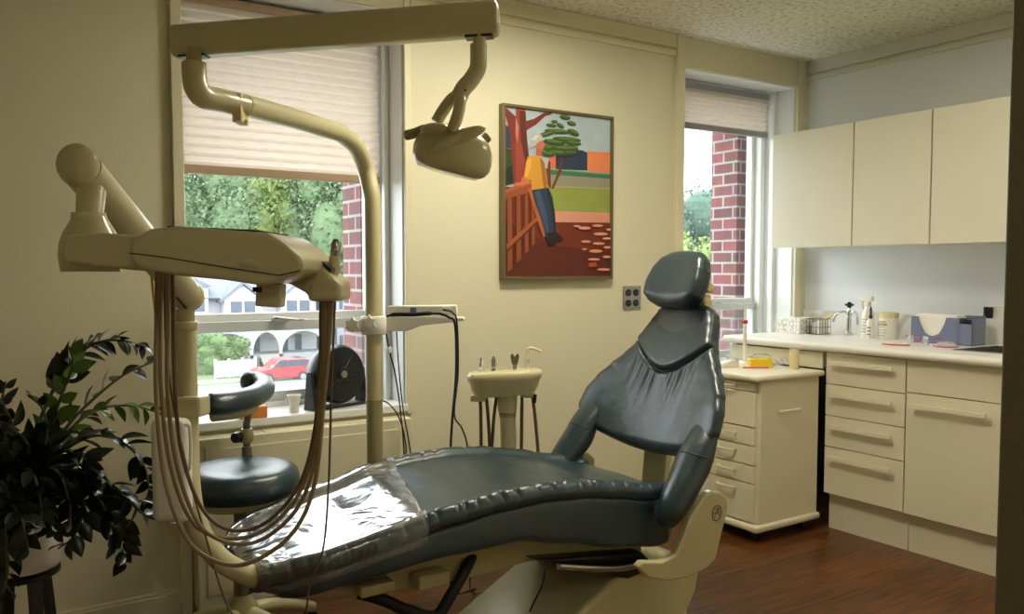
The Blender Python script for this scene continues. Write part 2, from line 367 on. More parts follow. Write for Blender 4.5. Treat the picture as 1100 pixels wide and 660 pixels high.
# ---------------------------------------------------------------- windows
def window(k,w,zr0,zr1,screen=True):
    x0,x1,z0,z1=w; x0+=.007; x1-=.007; z1-=.007
    root=thing('window_%d'%k,None,None,((x0+x1)/2,DO-.06,z0)); root['kind']='structure'
    b=MB(); ya,yb=DO-.12,DO-.005
    b.box((x0,ya,z0),(x0+.035,yb,z1)); b.box((x1-.035,ya,z0),(x1,yb,z1)); b.box((x0+.035,ya,z1-.035),(x1-.035,yb,z1)); b.box((x0+.035,ya,z0),(x1-.035,yb,z0+.045))
    b.build('window_frame','trimw',root,bevel=.004)
    xa,xb=x0+.035,x1-.035
    b=MB(); b.box((xa,ya+.05,zr0),(xb,yb-.03,zr1)); b.box((xa,ya+.05,z1-.07),(xb,yb-.03,z1-.035)); b.box((xa,ya+.05,zr1),(xa+.022,yb-.03,z1-.07)); b.box((xb-.022,ya+.05,zr1),(xb,yb-.03,z1-.07))
    b.build('upper_sash','trimw',root,bevel=.003)
    b=MB(); b.box((xa,ya+.02,zr0-.012),(xb,ya+.048,zr0+.03)); b.box((xa,ya+.02,z0+.045),(xb,ya+.048,z0+.085)); b.box((xa,ya+.02,z0+.085),(xa+.03,ya+.048,zr0)); b.box((xb-.03,ya+.02,z0+.085),(xb,ya+.048,zr0))
    b.build('lower_sash','alu',root,bevel=.003)
    MB().add([(xa+.02,ya+.068,zr1-.005),(xb-.02,ya+.068,zr1-.005),(xb-.02,ya+.068,z1-.06),(xa+.02,ya+.068,z1-.06)],[(0,1,2,3)]).build('upper_pane','glass',root,smooth=False)
    MB().add([(xa+.02,ya+.034,z0+.07),(xb-.02,ya+.034,z0+.07),(xb-.02,ya+.034,zr0),(xa+.02,ya+.034,zr0)],[(0,1,2,3)]).build('lower_pane','glass',root,smooth=False)
    if screen:
        MB().add([(xa,yb-.02,z0+.04),(xb,yb-.02,z0+.04),(xb,yb-.02,zr0+.01),(xa,yb-.02,zr0+.01)],[(0,1,2,3)]).build('insect_screen','screen',root,smooth=False)
    b=MB(); cx=(x0+x1)/2-.02
    b.box((cx-.03,ya-.0,zr0+.022),(cx+.03,ya+.03,zr0+.038)); b.tube([(cx-.03,ya-.004,zr0+.04),(cx+.01,ya-.014,zr0+.036),(cx+.09,ya-.02,zr0+.03)],[.008,.007,.004],8)
    b.build('sash_lock','steel',root,bevel=.002)
    return root
window(1,W1,1.015,1.075); window(2,W2,1.03,1.085)
struct(MB().box((W1[0]-.0,D-.03,.665),(W1[1]+.0,DO-.12,.695)),'trim_6','trimw',bevel=.006)
struct(MB().box((W2[0],D-.02,.70),(W2[1],DO-.12,.725)),'trim_7','trimw',bevel=.006)
def blind(name,label,x0,x1,y,z0,z1,rail,n):
    root=thing(name,label,'window blind',((x0+x1)/2,y,z1),'pleated window blinds')
    rows=[]; k=n*2; dz=(z1-.035-z0-.03)/k
    for i in range(k+1):
        z=z1-.035-i*dz; yy=y+(.011 if i%2 else -.011)
        rows.append([V((x0,yy,z)),V((x1,yy,z))])
    MB().grid(rows).build('pleated_fabric','blind',root,smooth=False)
    MB().box((x0-.002,y-.018,z1-.035),(x1+.002,y+.018,z1)).build('head_rail',rail,root,bevel=.003)
    MB().box((x0-.002,y-.014,z0),(x1+.002,y+.014,z0+.032)).build('bottom_rail',rail,root,bevel=.004)
    return root
zb=at(300,192,3.36).z
blind('window_blind','pinkish pleated blind with tan bottom rail, half covering the wide window behind the chair',W1[0]+.012,1.497,3.355,zb,2.285,'blindrail',17)
blind('window_blind','short grey-railed pleated blind at the top of the narrow window beside the cabinets',W2[0]+.012,W2[1]-.045,3.345,at(800,146,3.345).z,2.262,'blindrailg',7)
# radiator cover
hx0,hx1=.668,1.512
root=thing('radiator_cover','cream painted metal radiator cover under the wide window sill','radiator cover',((hx0+hx1)/2,3.12,0))
b=MB(); b.box((hx0,3.075,.03),(hx1,D-.001,.648)); b.build('casing','trim',root,bevel=.004)
b=MB(); b.box((hx0+.25,3.085,.647),(hx1-.12,3.145,.651)); b.build('top_grille','trim',root,bevel=.001)
b=MB(); b.box((hx0+.03,3.069,.08),(hx0+.04,3.0755,.62)); b.box((hx1-.06,3.069,.08),(hx1-.05,3.0755,.62)); b.box((hx0+.04,3.071,.08),(hx1-.06,3.0755,.61)); b.build('front_panel','trim',root,bevel=.002)
# ---------------------------------------------------------------- ceiling lamps (outside the picture, they light the room)
def ceiling_lamp(x,y,sx,sy,w,label,col=(1,.92,.74)):
    root=thing('ceiling_light',label,'ceiling light',(x,y,ZC),'ceiling panel lights')
    b=MB(); 
    for (a,c,d,e) in ((-sx,-sy,sx,-sy+.03),(-sx,sy-.03,sx,sy),(-sx,-sy+.03,-sx+.03,sy-.03),(sx-.03,-sy+.03,sx,sy-.03)): b.box((x+a,y+c,ZC-.05),(x+d,y+e,ZC-.001))
    b.build('lamp_frame','white',root)
    m,N,L=newmat('lit_diffuser'); pb=N['Principled BSDF']; pb.inputs['Base Color'].default_value=(.9,.9,.85,1); pb.inputs['Emission Color'].default_value=col+(1,); pb.inputs['Emission Strength'].default_value=w
    MB().box((x-sx+.03,y-sy+.03,ZC-.045),(x+sx-.03,y+sy-.03,ZC-.035)).build('diffuser',m,root,smooth=False)
LAMPK=1.0
ceiling_lamp(1.85,2.28,.32,.17,36*LAMPK,'lit rectangular ceiling panel nearest the window wall')
ceiling_lamp(.3,-.75,.25,.15,20*LAMPK,'unseen fill panel added in the hallway ceiling to light the equipment fronts')  # added fill lamp, lifts the equipment fronts from behind the camera
ceiling_lamp(2.75,1.25,.32,.17,13*LAMPK,'lit rectangular ceiling panel nearest the wall cabinets')
# ================================================================ CABINETS (right wall)
CT=.90; XC=3.42; XD=3.445
def handle(b,x,y0,y1,z):
    b.tube([(x,y0+.02,z),(x-.026,y0+.02,z)],.0055,8); b.tube([(x,y1-.02,z),(x-.026,y1-.02,z)],.0055,8)
    b.box((x-.036,y0,z-.009),(x-.022,y1,z+.009)); return b
def body(y0,y1,z0,z1,x0,root,back=XR-.004):
    b=MB(); t=.016
    b.box((x0,y0+.001,z0),(back,y0+t,z1)); b.box((x0,y1-t,z0),(back,y1-.001,z1)); b.box((x0,y0+t,z0),(back,y1-t,z0+t)); b.box((back-.01,y0+t,z0+t),(back,y1-t,z1))
    b.build('carcass','cab',root,smooth=False)
def kick(y0,y1,root):
    MB().box((3.49,y0+.002,.0),(3.508,y1-.002,.178)).build('toe_kick','cab',root,bevel=.001)
YU=[2.552,2.14,1.727,1.32]
root=thing('drawer_cabinet','cream base cabinet with four handled drawers, at the left end of the cabinet run','cabinet',(3.75,(YU[0]+YU[1])/2,0),'base cabinets')
body(YU[1],YU[0],.178,.86,XD+.02,root); kick(YU[1],YU[0],root)
zz=[.858,.706,.556,.406,.178]
for i in range(4):
    d=MB().box((XD,YU[1]+.003,zz[i+1]+.002),(XD+.018,YU[0]-.003,zz[i]-.002)).build('drawer','cab',root,bevel=.0015)
    handle(MB(),XD,YU[1]+.05,YU[0]-.04,zz[i]-.047).build('handle','cab',d,bevel=.002)
def door_cab(y0,y1,label):
    root=thing('door_cabinet',label,'cabinet',(3.75,(y0+y1)/2,0),'base cabinets')
    body(y0,y1,.178,.86,XD+.02,root); kick(y0,y1,root)
    MB().box((XD,y0+.003,.717),(XD+.018,y1-.003,.858)).build('drawer_front','cab',root,bevel=.0015)
    d=MB().box((XD,y0+.003,.178),(XD+.018,y1-.003,.713)).build('door','cab',root,bevel=.0015)
    handle(MB(),XD,y0+.05,y1-.04,.713-.05).build('handle','cab',d,bevel=.002)
door_cab(YU[2],YU[1],'cream base cabinet with one tall handled door under a plain drawer front')
door_cab(YU[3],YU[2],'cream base cabinet below the sink, mostly cut off by the door jamb')
# apron drawer over the knee space
root=thing('apron_drawer','shallow cream drawer hung under the worktop above the knee space','drawer',(3.7,2.85,.8))
MB().box((XD,2.57,.775),(XD+.018,3.15,.852)).build('drawer_front','cab',root,bevel=.002)
b=MB(); b.box((XD+.02,2.575,.785),(3.9,2.59,.858)); b.box((XD+.02,3.13,.785),(3.9,3.145,.858)); b.box((XD+.02,2.59,.785),(3.9,3.13,.79)); b.build('drawer_box','cab',root)
tag(MB().box((XR-.022,2.57,.0),(XR-.003,D-.02,.775)).build('kneespace_shade','blackr',bevel=.002),'black panel added as the shade in the open knee space beside the drawer cabinet','panel')  # added black sheet: the shade inside the knee space as plain colour
# worktop with a sink cutout
sx0,sx1,sy0,sy1=3.62,3.95,1.40,2.02
b=MB(); b.box((XC,YU[3],.862),(sx0,D-.003,CT)); b.box((sx1,YU[3],.862),(XR-.002,D-.003,CT)); b.box((sx0,sy1,.862),(sx1,D-.003,CT)); b.box((sx0,YU[3],.862),(sx1,sy0,CT))
tag(b.build('worktop','white',None,bevel=0),'white worktop running over the cream base cabinets','worktop')
b=MB(); b.tube([(XC,YU[3],.881),(XC,D-.003,.881)],.019,12); tag(b.build('worktop_edge','white'),'rounded cream front edge strip of the worktop','worktop edge')
b=MB(); b.box((XR-.02,YU[3],CT),(XR-.002,D-.003,1.02)); tag(b.build('backsplash','marble',bevel=.002),'low pale marble upstand behind the worktop','backsplash')
b=MB(); r=.012
b.box((sx0-r,sy0-r,CT),(sx1+r,sy0+.008,CT+.003)); b.box((sx0-r,sy1-.008,CT),(sx1+r,sy1+r,CT+.003)); b.box((sx0-r,sy0,CT),(sx0+.008,sy1,CT+.003)); b.box((sx1-.008,sy0,CT),(sx1+r,sy1,CT+.003))
b.box((sx0+.003,sy0+.003,.79),(sx1-.003,sy1-.003,.793))
for q in (((sx0+.003,sy0+.003,.79),(sx0+.006,sy1-.003,CT)),((sx1-.006,sy0+.003,.79),(sx1-.003,sy1-.003,CT)),((sx0+.003,sy0+.003,.79),(sx1-.003,sy0+.006,CT)),((sx0+.003,sy1-.006,.79),(sx1-.003,sy1-.003,CT))): b.box(*q)
tag(b.build('sink','steel'),'stainless steel sink let into the worktop beside the door jamb','sink')
# wall cabinets
for (y0,y1,lab) in ((2.60,3.095,'cream wall cabinet nearest the window, the widest of the three'),(2.198,2.597,'cream wall cabinet between two others'),(1.78,2.195,'cream wall cabinet beside the door jamb')):
    root=thing('wall_cabinet',lab,'cabinet',(3.88,(y0+y1)/2,1.37),'wall cabinets')
    MB().box((3.709,y0,1.372),(XR-.001,y1,1.973)).build('carcass','cabu',root,smooth=False)
    MB().box((3.69,y0+.002,1.368),(3.707,y1-.002,1.976)).build('door','cabu',root,bevel=.0015)
# ---------------------------------------------------------------- things on the worktop
def onct(px,py,X=None): # point on worktop along the right wall
    p=ax(px,py,X); p.z=CT; return p
# floral box, tipped row
p0=az(847,357,CT); p1=az(880,358,CT)
c=V((3.86,(3.10),CT))
root=thing('tissue_box','floral printed white tissue box lying at the window end of the worktop','tissue box',(3.87,3.06,CT))
b=MB(); b.box((3.80,2.985,CT),(3.95,3.135,CT+.085)); b.build('carton','pattern',root,bevel=.003)
MB().ell((3.875,3.06,CT+.085),(.04,0,0),(0,.018,0),(0,0,.008)).build('slot_film','clear',root)
root=thing('wire_basket','small black wire basket holding papers beside the floral box','basket',(3.88,2.94,CT))
b=MB(); bx0,bx1,by0,by1=3.84,3.93,2.885,2.97
for z in (CT+.004,CT+.04,CT+.085):
    b.tube([(bx0,by0,z),(bx1,by0,z),(bx1,by1,z),(bx0,by1,z),(bx0,by0,z)],.0016,6)
for i in range(5):
    t=i/4
    for (x,y) in ((bx0,by0+(by1-by0)*t),(bx1,by0+(by1-by0)*t),(bx0+(bx1-bx0)*t,by0),(bx0+(bx1-bx0)*t,by1)): b.tube([(x,y,CT+.004),(x,y,CT+.085)],.0013,6)
b.build('wire_frame','black',root)
b=MB(); b.box((bx0+.01,by0+.012,CT+.006),(bx1-.012,by0+.03,CT+.075)); b.box((bx0+.012,by0+.04,CT+.006),(bx1-.02,by0+.06,CT+.065)); b.build('papers','paper',root)
# swing tap with black cross handle and a yellow hose
f0=V((3.97,2.80,CT)); 
root=thing('gas_tap','chrome swan neck tap with black cross handle','tap',f0)
b=MB(); b.lathe([(.022,0),(.022,.008),(.012,.02),(.011,.10),(.016,.105),(.016,.125),(.008,.135),(.006,.15)],f0,n=20)
b.build('tap_body','chrome',root)
b=MB(); b.tube(crs([f0+V((0,0,.115)),f0+V((-.02,.03,.125)),f0+V((-.04,.055,.105)),f0+V((-.045,.065,.07))],5),.0065,10); b.tube(crs([f0+V((0,0,.115)),f0+V((0,-.03,.125)),f0+V((-.005,-.05,.105)),f0+V((-.008,-.058,.06))],5),.0065,10)
b.build('spout','chrome',root)
b=MB(); b.lathe([(.010,.148),(.012,.152),(.012,.172),(.006,.178)],f0,n=16)
for a in (0,pi/2): b.tube([f0+V((math.cos(a)*.024,math.sin(a)*.024,.163)),f0-V((math.cos(a)*.024,math.sin(a)*.024,-.163))],.006,8)
b.build('cross_handle','black',root)
b=MB(); b.tube(crs([f0+V((-.03,.05,.11)),f0+V((-.05,.08,.10)),f0+V((-.07,.11,.075)),f0+V((-.085,.135,.045)),f0+V((-.09,.15,.01))],6),.0045,8)
tag(b.build('yellow_hose','yellow'),'thin yellow hose hanging from the chrome tap into the wire basket','hose')
# spray bottle
p=V((3.93,2.66,CT))
root=thing('spray_bottle','tall white spray bottle with pale trigger head on the worktop','bottle',p)
MB().lathe([(.028,0),(.031,.006),(.031,.10),(.029,.125),(.014,.155),(.012,.165)],p,n=28).build('bottle_body','white',root)
b=MB(); b.lathe([(.0145,.16),(.0145,.185)],p,n=20); b.obox(p+V((0,.012,.20)),(1,0,0),(0,1,0),(0,0,1),.012,.038,.013); b.obox(p+V((0,.052,.200)),(1,0,0),(0,1,0),(0,0,1),.006,.008,.007)
b.build('trigger_head','white',root,bevel=.004)
MB().tube(crs([p+V((0,.03,.19)),p+V((0,.036,.165)),p+V((0,.028,.145))],4),.004,8).build('trigger','beige',root)
b=MB(); 
for i,w in enumerate((.5,.42,.5,.3,.45)): 
    z=.03+i*.016; b.obox(p+V((-.0308,0,z)),(0,1,0),(0,0,1),(-1,0,0),.022*w*1.6,.0018,.0012)
b.build('label_lines','creamd',root)
p=V((3.885,2.615,CT))
root=thing('pump_bottle','slim white bottle with black nozzle between spray bottle and wipes tub','bottle',p)
MB().lathe([(.017,0),(.019,.005),(.019,.085),(.008,.10)],p,n=24).build('bottle_body','white',root)
b=MB(); b.lathe([(.008,.098),(.009,.115),(.006,.12),(.0055,.155),(.003,.16)],p,n=16); b.build('nozzle','black',root)
b=MB()
for z in (.02,.038,.055): b.obox(p+V((-.019,-.003,z)),(0,1,0),(0,0,1),(-1,0,0),.010,.003,.001)
b.build('label_lines','bluebox',root)
p=V((3.93,2.545,CT))
root=thing('wipes_tub','round white wipes tub with cream lid and printed label','tub',p)
MB().lathe([(.045,0),(.048,.006),(.048,.105),(.046,.11)],p,n=32).build('tub_body','white',root)
MB().lathe([(.049,.108),(.050,.112),(.050,.128),(.044,.134),(.02,.137)],p,n=32).build('lid','beige',root)
b=MB()
for i,(w,h) in enumerate(((.024,.005),(.03,.009),(.018,.003),(.028,.002),(.028,.002),(.022,.002))):
    z=.088-i*.014; rows=[]
    for zz_ in (z-h/1.4,z+h/1.4): rows.append([p+V((-math.cos(a)*.0487,math.sin(a)*.0487,zz_)) for a in [(-.5+k/6)*w/.03*1.2+.15 for k in range(7)]])
    b.grid(rows)
b.build('label_lines','creamd',root)
# glove / bib dispenser
yA,yB=ax(985,360,3.92).y-.005,ax(1052,360,3.92).y
root=thing('bib_dispenser','smoke blue acrylic dispenser with a deep notch, full of white paper bibs','dispenser',(3.92,(yA+yB)/2,CT))
z0,z1=CT,CT+.125; xf=3.86; xb=3.97; t=.004
b=MB(); W=yA-yB
pts=[(xf,yA,z0),(xf,yA,z1),(xf,yA-W*.12,z1)]
for k in range(9):
    a=k/8; pts.append((xf,yA-W*(.12+.11*a),z1-(z1-z0)*.62*(a**.7)))
for k in range(1,8): a=k/8; pts.append((xf,yA-W*(.23+.24*a),z0+(z1-z0)*(.38-.10*math.sin(pi*a))))
for k in range(9):
    a=1-k/8; pts.append((xf,yA-W*(.58-.11*a),z1-(z1-z0)*.62*(a**.7)))
pts+=[(xf,yB+W*.2,z1),(xf,yB+W*.2,z0+.1),(xf,yB,z0+.1),(xf,yB,z0)]
b.prism(pts,(t,0,0)); b.box((xb,yB,z0),(xb+t,yA,z1+.01)); b.box((xf,yA-t,z0),(xb,yA,z1)); b.box((xf,yB,z0),(xb,yB+t,z1)); b.box((xf,yB,z0),(xb,yA,z0+t)); b.box((xf,yB+W*.2,z0),(xb,yB+W*.2+t,z1))
b.build('dispenser_shell','bluebox',root,bevel=.001)
b=MB(); 
for k in range(9):
    x=xf+.012+k*.009; b.obox((x,yA-W*.40,z0+.07+.004*math.sin(k*2)),(1,0,0),(0,1,0),(0,0,1),.0035,W*.34,.064)
b.build('paper_bibs','paper',root,bevel=.002)
b=MB(); b.box((xf+.02,yB+.008,z0+.01),(xb-.02,yB+W*.17,z1-.005)); b.build('dark_refill','black',root,bevel=.002)
# safety glasses
p=V((3.72,2.25,CT))
root=thing('safety_glasses','clear safety glasses with pink temples lying on the worktop','glasses',p)
b=MB()
for s in (-1,1): 
    rows=[]
    for j in range(5):
        a=(-.5+j/4)*1.1; rows.append([p+V((-.0-.035*math.cos(a)+.02,s*.036+.03*math.sin(a)*1.0,.010+.034*q-(.008 if s*a>0 else 0)*(1-q))) for q in (0,.5,1)])
    b.grid(rows)
b.build('lenses','clear',root,solid=.0015)
b=MB()
for s in (-1,1): b.tube(crs([p+V((0,s*.068,.04)),p+V((.06,s*.07,.03)),p+V((.10,s*.066,.012)),p+V((.125,s*.06,.005))],5),.003,6)
b.tube([p+V((-.008,-.012,.03)),p+V((-.014,0,.036)),p+V((-.008,.012,.03))],.0022,6)
b.build('temples','pink',root)
p=V((3.72,2.12,CT))
root=thing('safety_goggles','second clear goggles with pink strap folded next to the sink','glasses',p)
b=MB(); b.ell(p+V((0,.0,.014)),(.03,0,0),(0,.045,0),(0,0,.013),20,10); b.build('lens','clear',root)
b=MB(); b.tube(crs([p+V((-.02,.05,.006)),p+V((-.04,.02,.004)),p+V((-.045,-.02,.004)),p+V((-.02,-.05,.006)),p+V((.02,-.04,.004))],5),.0035,6); b.build('strap','pink',root)
b=MB(); p=V((3.60,2.33,CT)); b.tube(crs([p+V((0,.03,.004)),p+V((-.01,0,.004)),p+V((0,-.05,.004)),p+V((.03,-.09,.004))],4),.0035,8); tag(b.build('red_pen','red'),'small red instrument lying on the worktop edge before the glasses','instrument')
# wall switch
q=ax(1065,338,XR)
root=thing('wall_switch','black double rocker switch on a white wall plate above the worktop','switch',q)
MB().box((XR-.006,q.y-.06,q.z-.05),(XR-.0005,q.y+.045,q.z+.045)).build('wall_plate','white',root,bevel=.003)
b=MB(); b.box((XR-.014,q.y-.012,q.z-.035),(XR-.006,q.y+.032,q.z+.035)); r_=b.build('switch_block','black',root,bevel=.004)
b=MB()
for s in (-1,1): b.box((XR-.018,q.y+.01+s*.009-.006,q.z-.022),(XR-.014,q.y+.01+s*.009+.006,q.z+.022))
b.build('rocker','blackr',r_,bevel=.002)
# ================================================================ MOBILE CART
cx0,cx1,cy0,cy1=2.985,3.415,2.565,3.02
root=thing('mobile_cart','cream drawer cart on black casters in front of the narrow window','cart',((cx0+cx1)/2,(cy0+cy1)/2,0))
MB().box((cx0+.02,cy0,.085),(cx1,cy1,.745)).build('cart_body','cab',root,bevel=.004)
b=MB(); b.box((cx0-.012,cy0-.015,.052),(cx1+.012,cy1+.01,.085)); b.build('base_plate','cab',root,bevel=.012)
b=MB(); b.box((cx0-.03,cy0-.028,.745),(cx1+.012,cy1+.02,.772)); b.build('cart_top','cab',root,bevel=.012,seg=4)
zs=[.735,.70,.52,.44,.36,.27,.09]
zs=[.738,.695,.53,.445,.355,.27,.09]
for i in range(6):
    d=MB().box((cx0+.003,cy0+.02,zs[i+1]+.003),(cx0+.019,cy1-.02,zs[i]-.003)).build('drawer','cab',root,bevel=.002)
    if i in (0,2,3,4,5):
        y=(cy0+cy1)/2-.05; z=zs[i]-.03 if i else .716
        MB().tube(crs([(cx0+.003,y-.05,z),(cx0-.02,y-.045,z),(cx0-.02,y+.045,z),(cx0+.003,y+.05,z)],5),.005,8).build('drawer_pull','cab',d)
zc=ax(850,437,3.2); hz_=.60
b=MB(); b.tube(crs([(3.13,cy0,hz_),(3.135,cy0-.018,hz_),(3.26,cy0-.018,hz_),(3.265,cy0,hz_)],5),.006,8); b.build('side_handle','cab',root)
for (x,y) in ((cx0+.06,cy0+.05),(cx1-.06,cy0+.05),(cx0+.06,cy1-.05),(cx1-.06,cy1-.05)):
    c_=MB().tube([(x-.012,y,.024),(x+.012,y,.024)],.024,18).build('caster','blackr',root,bevel=.003)
    b=MB(); b.obox((x,y,.046),(1,0,0),(0,1,0),(0,0,1),.018,.018,.005); b.tube([(x-.015,y,.03),(x+.015,y,.03)],.007,8); b.build('caster_fork','steel',c_)
ZT=.772
p=az(828,392,ZT); p=V((3.27,2.80,ZT))
root=thing('sharps_box','bright yellow box with clear lid on top of the cart','box',p)
b=MB(); b.obox(p+V((0,0,.022)),(.85,-.53,0),(.53,.85,0),(0,0,1),.055,.028,.022); b.build('box_body','yellow',root,bevel=.006)
b=MB(); b.obox(p+V((0,0,.052)),(.85,-.53,0),(.53,.85,0),(0,0,1),.045,.024,.008); b.build('clear_lid','clear',root,bevel=.004)
b=MB(); b.tube(crs([p+V((-.05,.02,.05)),p+V((-.02,.01,.066)),p+V((.02,-.02,.064)),p+V((.05,-.03,.05))],5),.0025,6); b.build('wire_clip','steel',root)
p=V((3.345,2.655,ZT))
tag(MB().lathe([(.021,0),(.022,.004),(.022,.088),(.020,.094)],p,n=24).build('beige_cup','beige'),'tall beige cylinder standing at the near corner of the cart','cylinder')
p=V((3.365,2.77,ZT)); b=MB()
for i in range(5):
    a=R.random()*6; b.ell(p+V((R.uniform(-.03,.03),R.uniform(-.03,.03),.012+.006*i)),(.022*math.cos(a),.022*math.sin(a),.004),(-.014*math.sin(a),.014*math.cos(a),.003),(0,0,.009),12,8)
tag(b.build('plastic_bag','clear'),'crumpled clear plastic bag between yellow box and beige cylinder','bag')
p=V((3.19,2.90,ZT)); b=MB()
for i in range(3):
    b.ell(p+V((R.uniform(-.02,.02),R.uniform(-.02,.02),.02+.01*i)),(.018,0,.004),(0,.016,.006),(0,0,.016),12,8)
tag(b.build('cotton_bag','clear'),'crumpled clear plastic wrap left behind the yellow box','bag')
p=V((3.12,2.86,ZT)); b=MB()
b.prism([p+V((-.10,.03,0)),p+V((.07,.0,0)),p+V((.07,.0,.028)),p+V((.045,.006,.036)),p+V((-.09,.03,.006))],(.02,.055,0))
tag(b.build('tape_dispenser','white',bevel=.006),'low wedge shaped white dispenser on the cart','dispenser')
b=MB(); b.tube([V((3.15,2.80,ZT+.006)),V((3.25,2.73,ZT+.006))],.004,8); tag(b.build('red_marker','pink'),'thin pink red pen lying before the yellow box','pen')
q=ax(798,342,3.30); p=V((3.13,2.97,ZT)); p=at(800,380,2.93); p.z=ZT
root=thing('instrument_holder','thin white upright instrument holder with a red clamp on the cart','holder',p)
h=at(799,332,p.y).z-ZT
b=MB(); b.lathe([(.03,0),(.03,.008),(.010,.016),(.0095,h*.72),(.006,h*.74),(.006,h)],p,n=20); b.build('holder_pole','white',root)
zr=at(799,346,p.y).z
b=MB(); b.obox((p.x,p.y,zr),RT,(0,0,1),RT.cross(V((0,0,1))),.012,.009,.012); b.obox(V((p.x,p.y,zr))-RT*.014,RT,(0,0,1),RT.cross(V((0,0,1))),.02,.003,.004); b.build('red_clamp','red',root,bevel=.003)
b=MB(); b.tube(crs([V((p.x,p.y,ZT+h))-RT*.008,V((p.x,p.y,ZT+h+.02))-RT*.009,V((p.x,p.y,ZT+h+.028))+RT*.002,V((p.x,p.y,ZT+h-.01))+RT*.012],5),.0025,8); b.build('hook','white',root)
# ================================================================ PAINTING and OUTLET
px0,px1,pz0,pz1=1.988,2.612,1.207,1.976
root=thing('framed_painting','framed painting of a man in a yellow shirt leaning on a fence','painting',((px0+px1)/2,D,pz0))
b=MB(); w=.013; yf=D-.036
b.box((px0,yf,pz0),(px0+w,D-.001,pz1)); b.box((px1-w,yf,pz0),(px1,D-.001,pz1)); b.box((px0+w,yf,pz0),(px1-w,D-.001,pz0+w)); b.box((px0+w,yf,pz1-w),(px1-w,D-.001,pz1)); b.build('frame',mat('bronze_frame',S(120,108,78),.35,.5),root,bevel=.001)
ix0,ix1,iz0,iz1=px0+w,px1-w,pz0+w,pz1-w
PC=[]; pb_=MB(); lay=[0]
def paint(c,pts):
    n=mat('paint_%d'%len(PC),S(*c),.55,var=.12,vscale=18); PC.append(n); lay[0]+=1; y=D-.024-.00012*lay[0]
    pb_.add([(ix0+(ix1-ix0)*min(1,max(0,u)),y,iz1-(iz1-iz0)*min(1,max(0,v))) for u,v in pts],[tuple(range(len(pts)))],len(PC)-1)
def poly(c,p): # crop pixel coords -> u,v
    paint(c,[((x-85)/327,(y-(78+27*(x-85)/327))/(519-27*(x-85)/327)) for x,y in p])
def blob(c,x,y,rx,ry,a=0,n=14): poly(c,[(x+rx*math.cos(t)*math.cos(a)-ry*math.sin(t)*math.sin(a),y+rx*math.cos(t)*math.sin(a)+ry*math.sin(t)*math.cos(a)) for t in [2*pi*k/n for k in range(n)]])
paint((172,188,196),[(0,0),(1,0),(1,1),(0,1)])
poly((208,110,75),[(85,130),(120,135),(120,210),(85,205)]); poly((50,60,85),[(85,135),(105,140),(105,205),(85,205)])
poly((224,132,86),[(337,205),(412,208),(412,275),(337,270)]); poly((215,110,80),[(215,215),(237,215),(237,262),(215,262)])
poly((44,54,80),[(237,200),(320,203),(337,210),(337,266),(237,264)])
poly((60,112,84),[(205,262),(412,276),(412,292),(205,282)]); poly((120,165,130),[(215,262),(412,273),(412,277),(215,266)])
poly((142,138,118),[(215,280),(412,290),(412,322),(215,322)]); poly((185,160,135),[(215,316),(412,320),(412,326),(215,322)])
poly((142,152,72),[(205,318),(412,322),(412,398),(205,394)])
poly((212,146,124),[(200,393),(412,397),(412,432),(200,428)])
poly((112,42,22),[(85,320),(150,330),(235,428),(412,428),(412,597),(85,597)])
poly((92,34,18),[(85,420),(220,500),(412,520),(412,597),(85,597)])
poly((34,52,34),[(85,205),(108,208),(118,310),(85,320)]); blob((48,74,40),95,240,12,30); blob((26,40,28),100,285,14,26)
poly((120,48,36),[(88,80),(118,108),(122,300),(112,320),(100,150),(85,95)]); poly((150,62,46),[(118,80),(145,83),(150,170),(158,310),(118,312),(116,170)])
poly((96,36,30),[(128,90),(146,90),(150,170),(156,230),(146,250),(132,180)]); poly((196,130,110),[(118,110),(126,140),(122,190),(116,150)])
poly((118,46,36),[(145,120),(170,112),(200,92),(222,90),(226,95),(204,102),(178,128),(146,150)])
poly((110,52,36),[(222,325),(246,265),(252,228),(258,228),(254,270),(230,325)]); poly((110,52,36),[(205,300),(214,240),(220,240),(222,322),(216,322)])
for (x,y,rx,ry,a) in ((265,104,17,8,.1),(285,122,15,8,.2),(232,118,10,5,0),(222,130,16,6,.1),(250,130,13,7,.5),(290,150,20,10,.4),(240,148,40,8,.05),(205,158,26,8,-.3),(270,172,45,9,.05),(230,182,35,10,.1),(290,182,26,8,.1),(215,200,28,9,0),(262,200,45,10,0),(250,214,50,8,.05),(210,218,22,8,.1),(280,212,24,6,0)):
    blob((52,76,34),x,y,rx,ry,a); blob((92,118,48),x+2,y-ry*.4,rx*.75,ry*.4,a)
poly((150,78,40),[(85,330),(150,305),(168,318),(165,335),(85,360)]); poly((172,92,46),[(85,332),(150,308),(158,312),(85,342)])
for (x,w_) in ((92,12),(118,11),(142,9),(162,8)): poly((142,76,40),[(x,345),(x+w_,340),(x+w_+2,580-(x-85)*1.1),(x,590-(x-85)*1.1)])
poly((160,86,44),[(88,498),(188,402),(192,412),(90,518)]); poly((96,46,26),[(88,516),(192,412),(192,417),(90,524)])
poly((176,96,50),[(150,325),(162,322),(205,470),(196,478)])
poly((206,148,50),[(150,228),(172,224),(190,228),(200,245),(208,290),(210,324),(162,332),(160,300),(150,300),(138,292)]); poly((160,104,34),[(186,230),(200,245),(209,322),(198,326)]); poly((226,170,66),[(146,240),(160,230),(160,262),(148,292),(140,290)])
poly((205,112,76),[(134,290),(150,296),(158,308),(132,318),(110,318),(112,310),(130,306)])
blob((188,108,80),187,192,13,17); poly((176,98,72),[(176,200),(192,206),(192,226),(174,224)])
poly((172,178,170),[(156,184),(168,160),(188,158),(200,176),(184,180),(170,196),(156,206)]); poly((205,208,198),[(160,176),(172,162),(184,162),(172,178)])
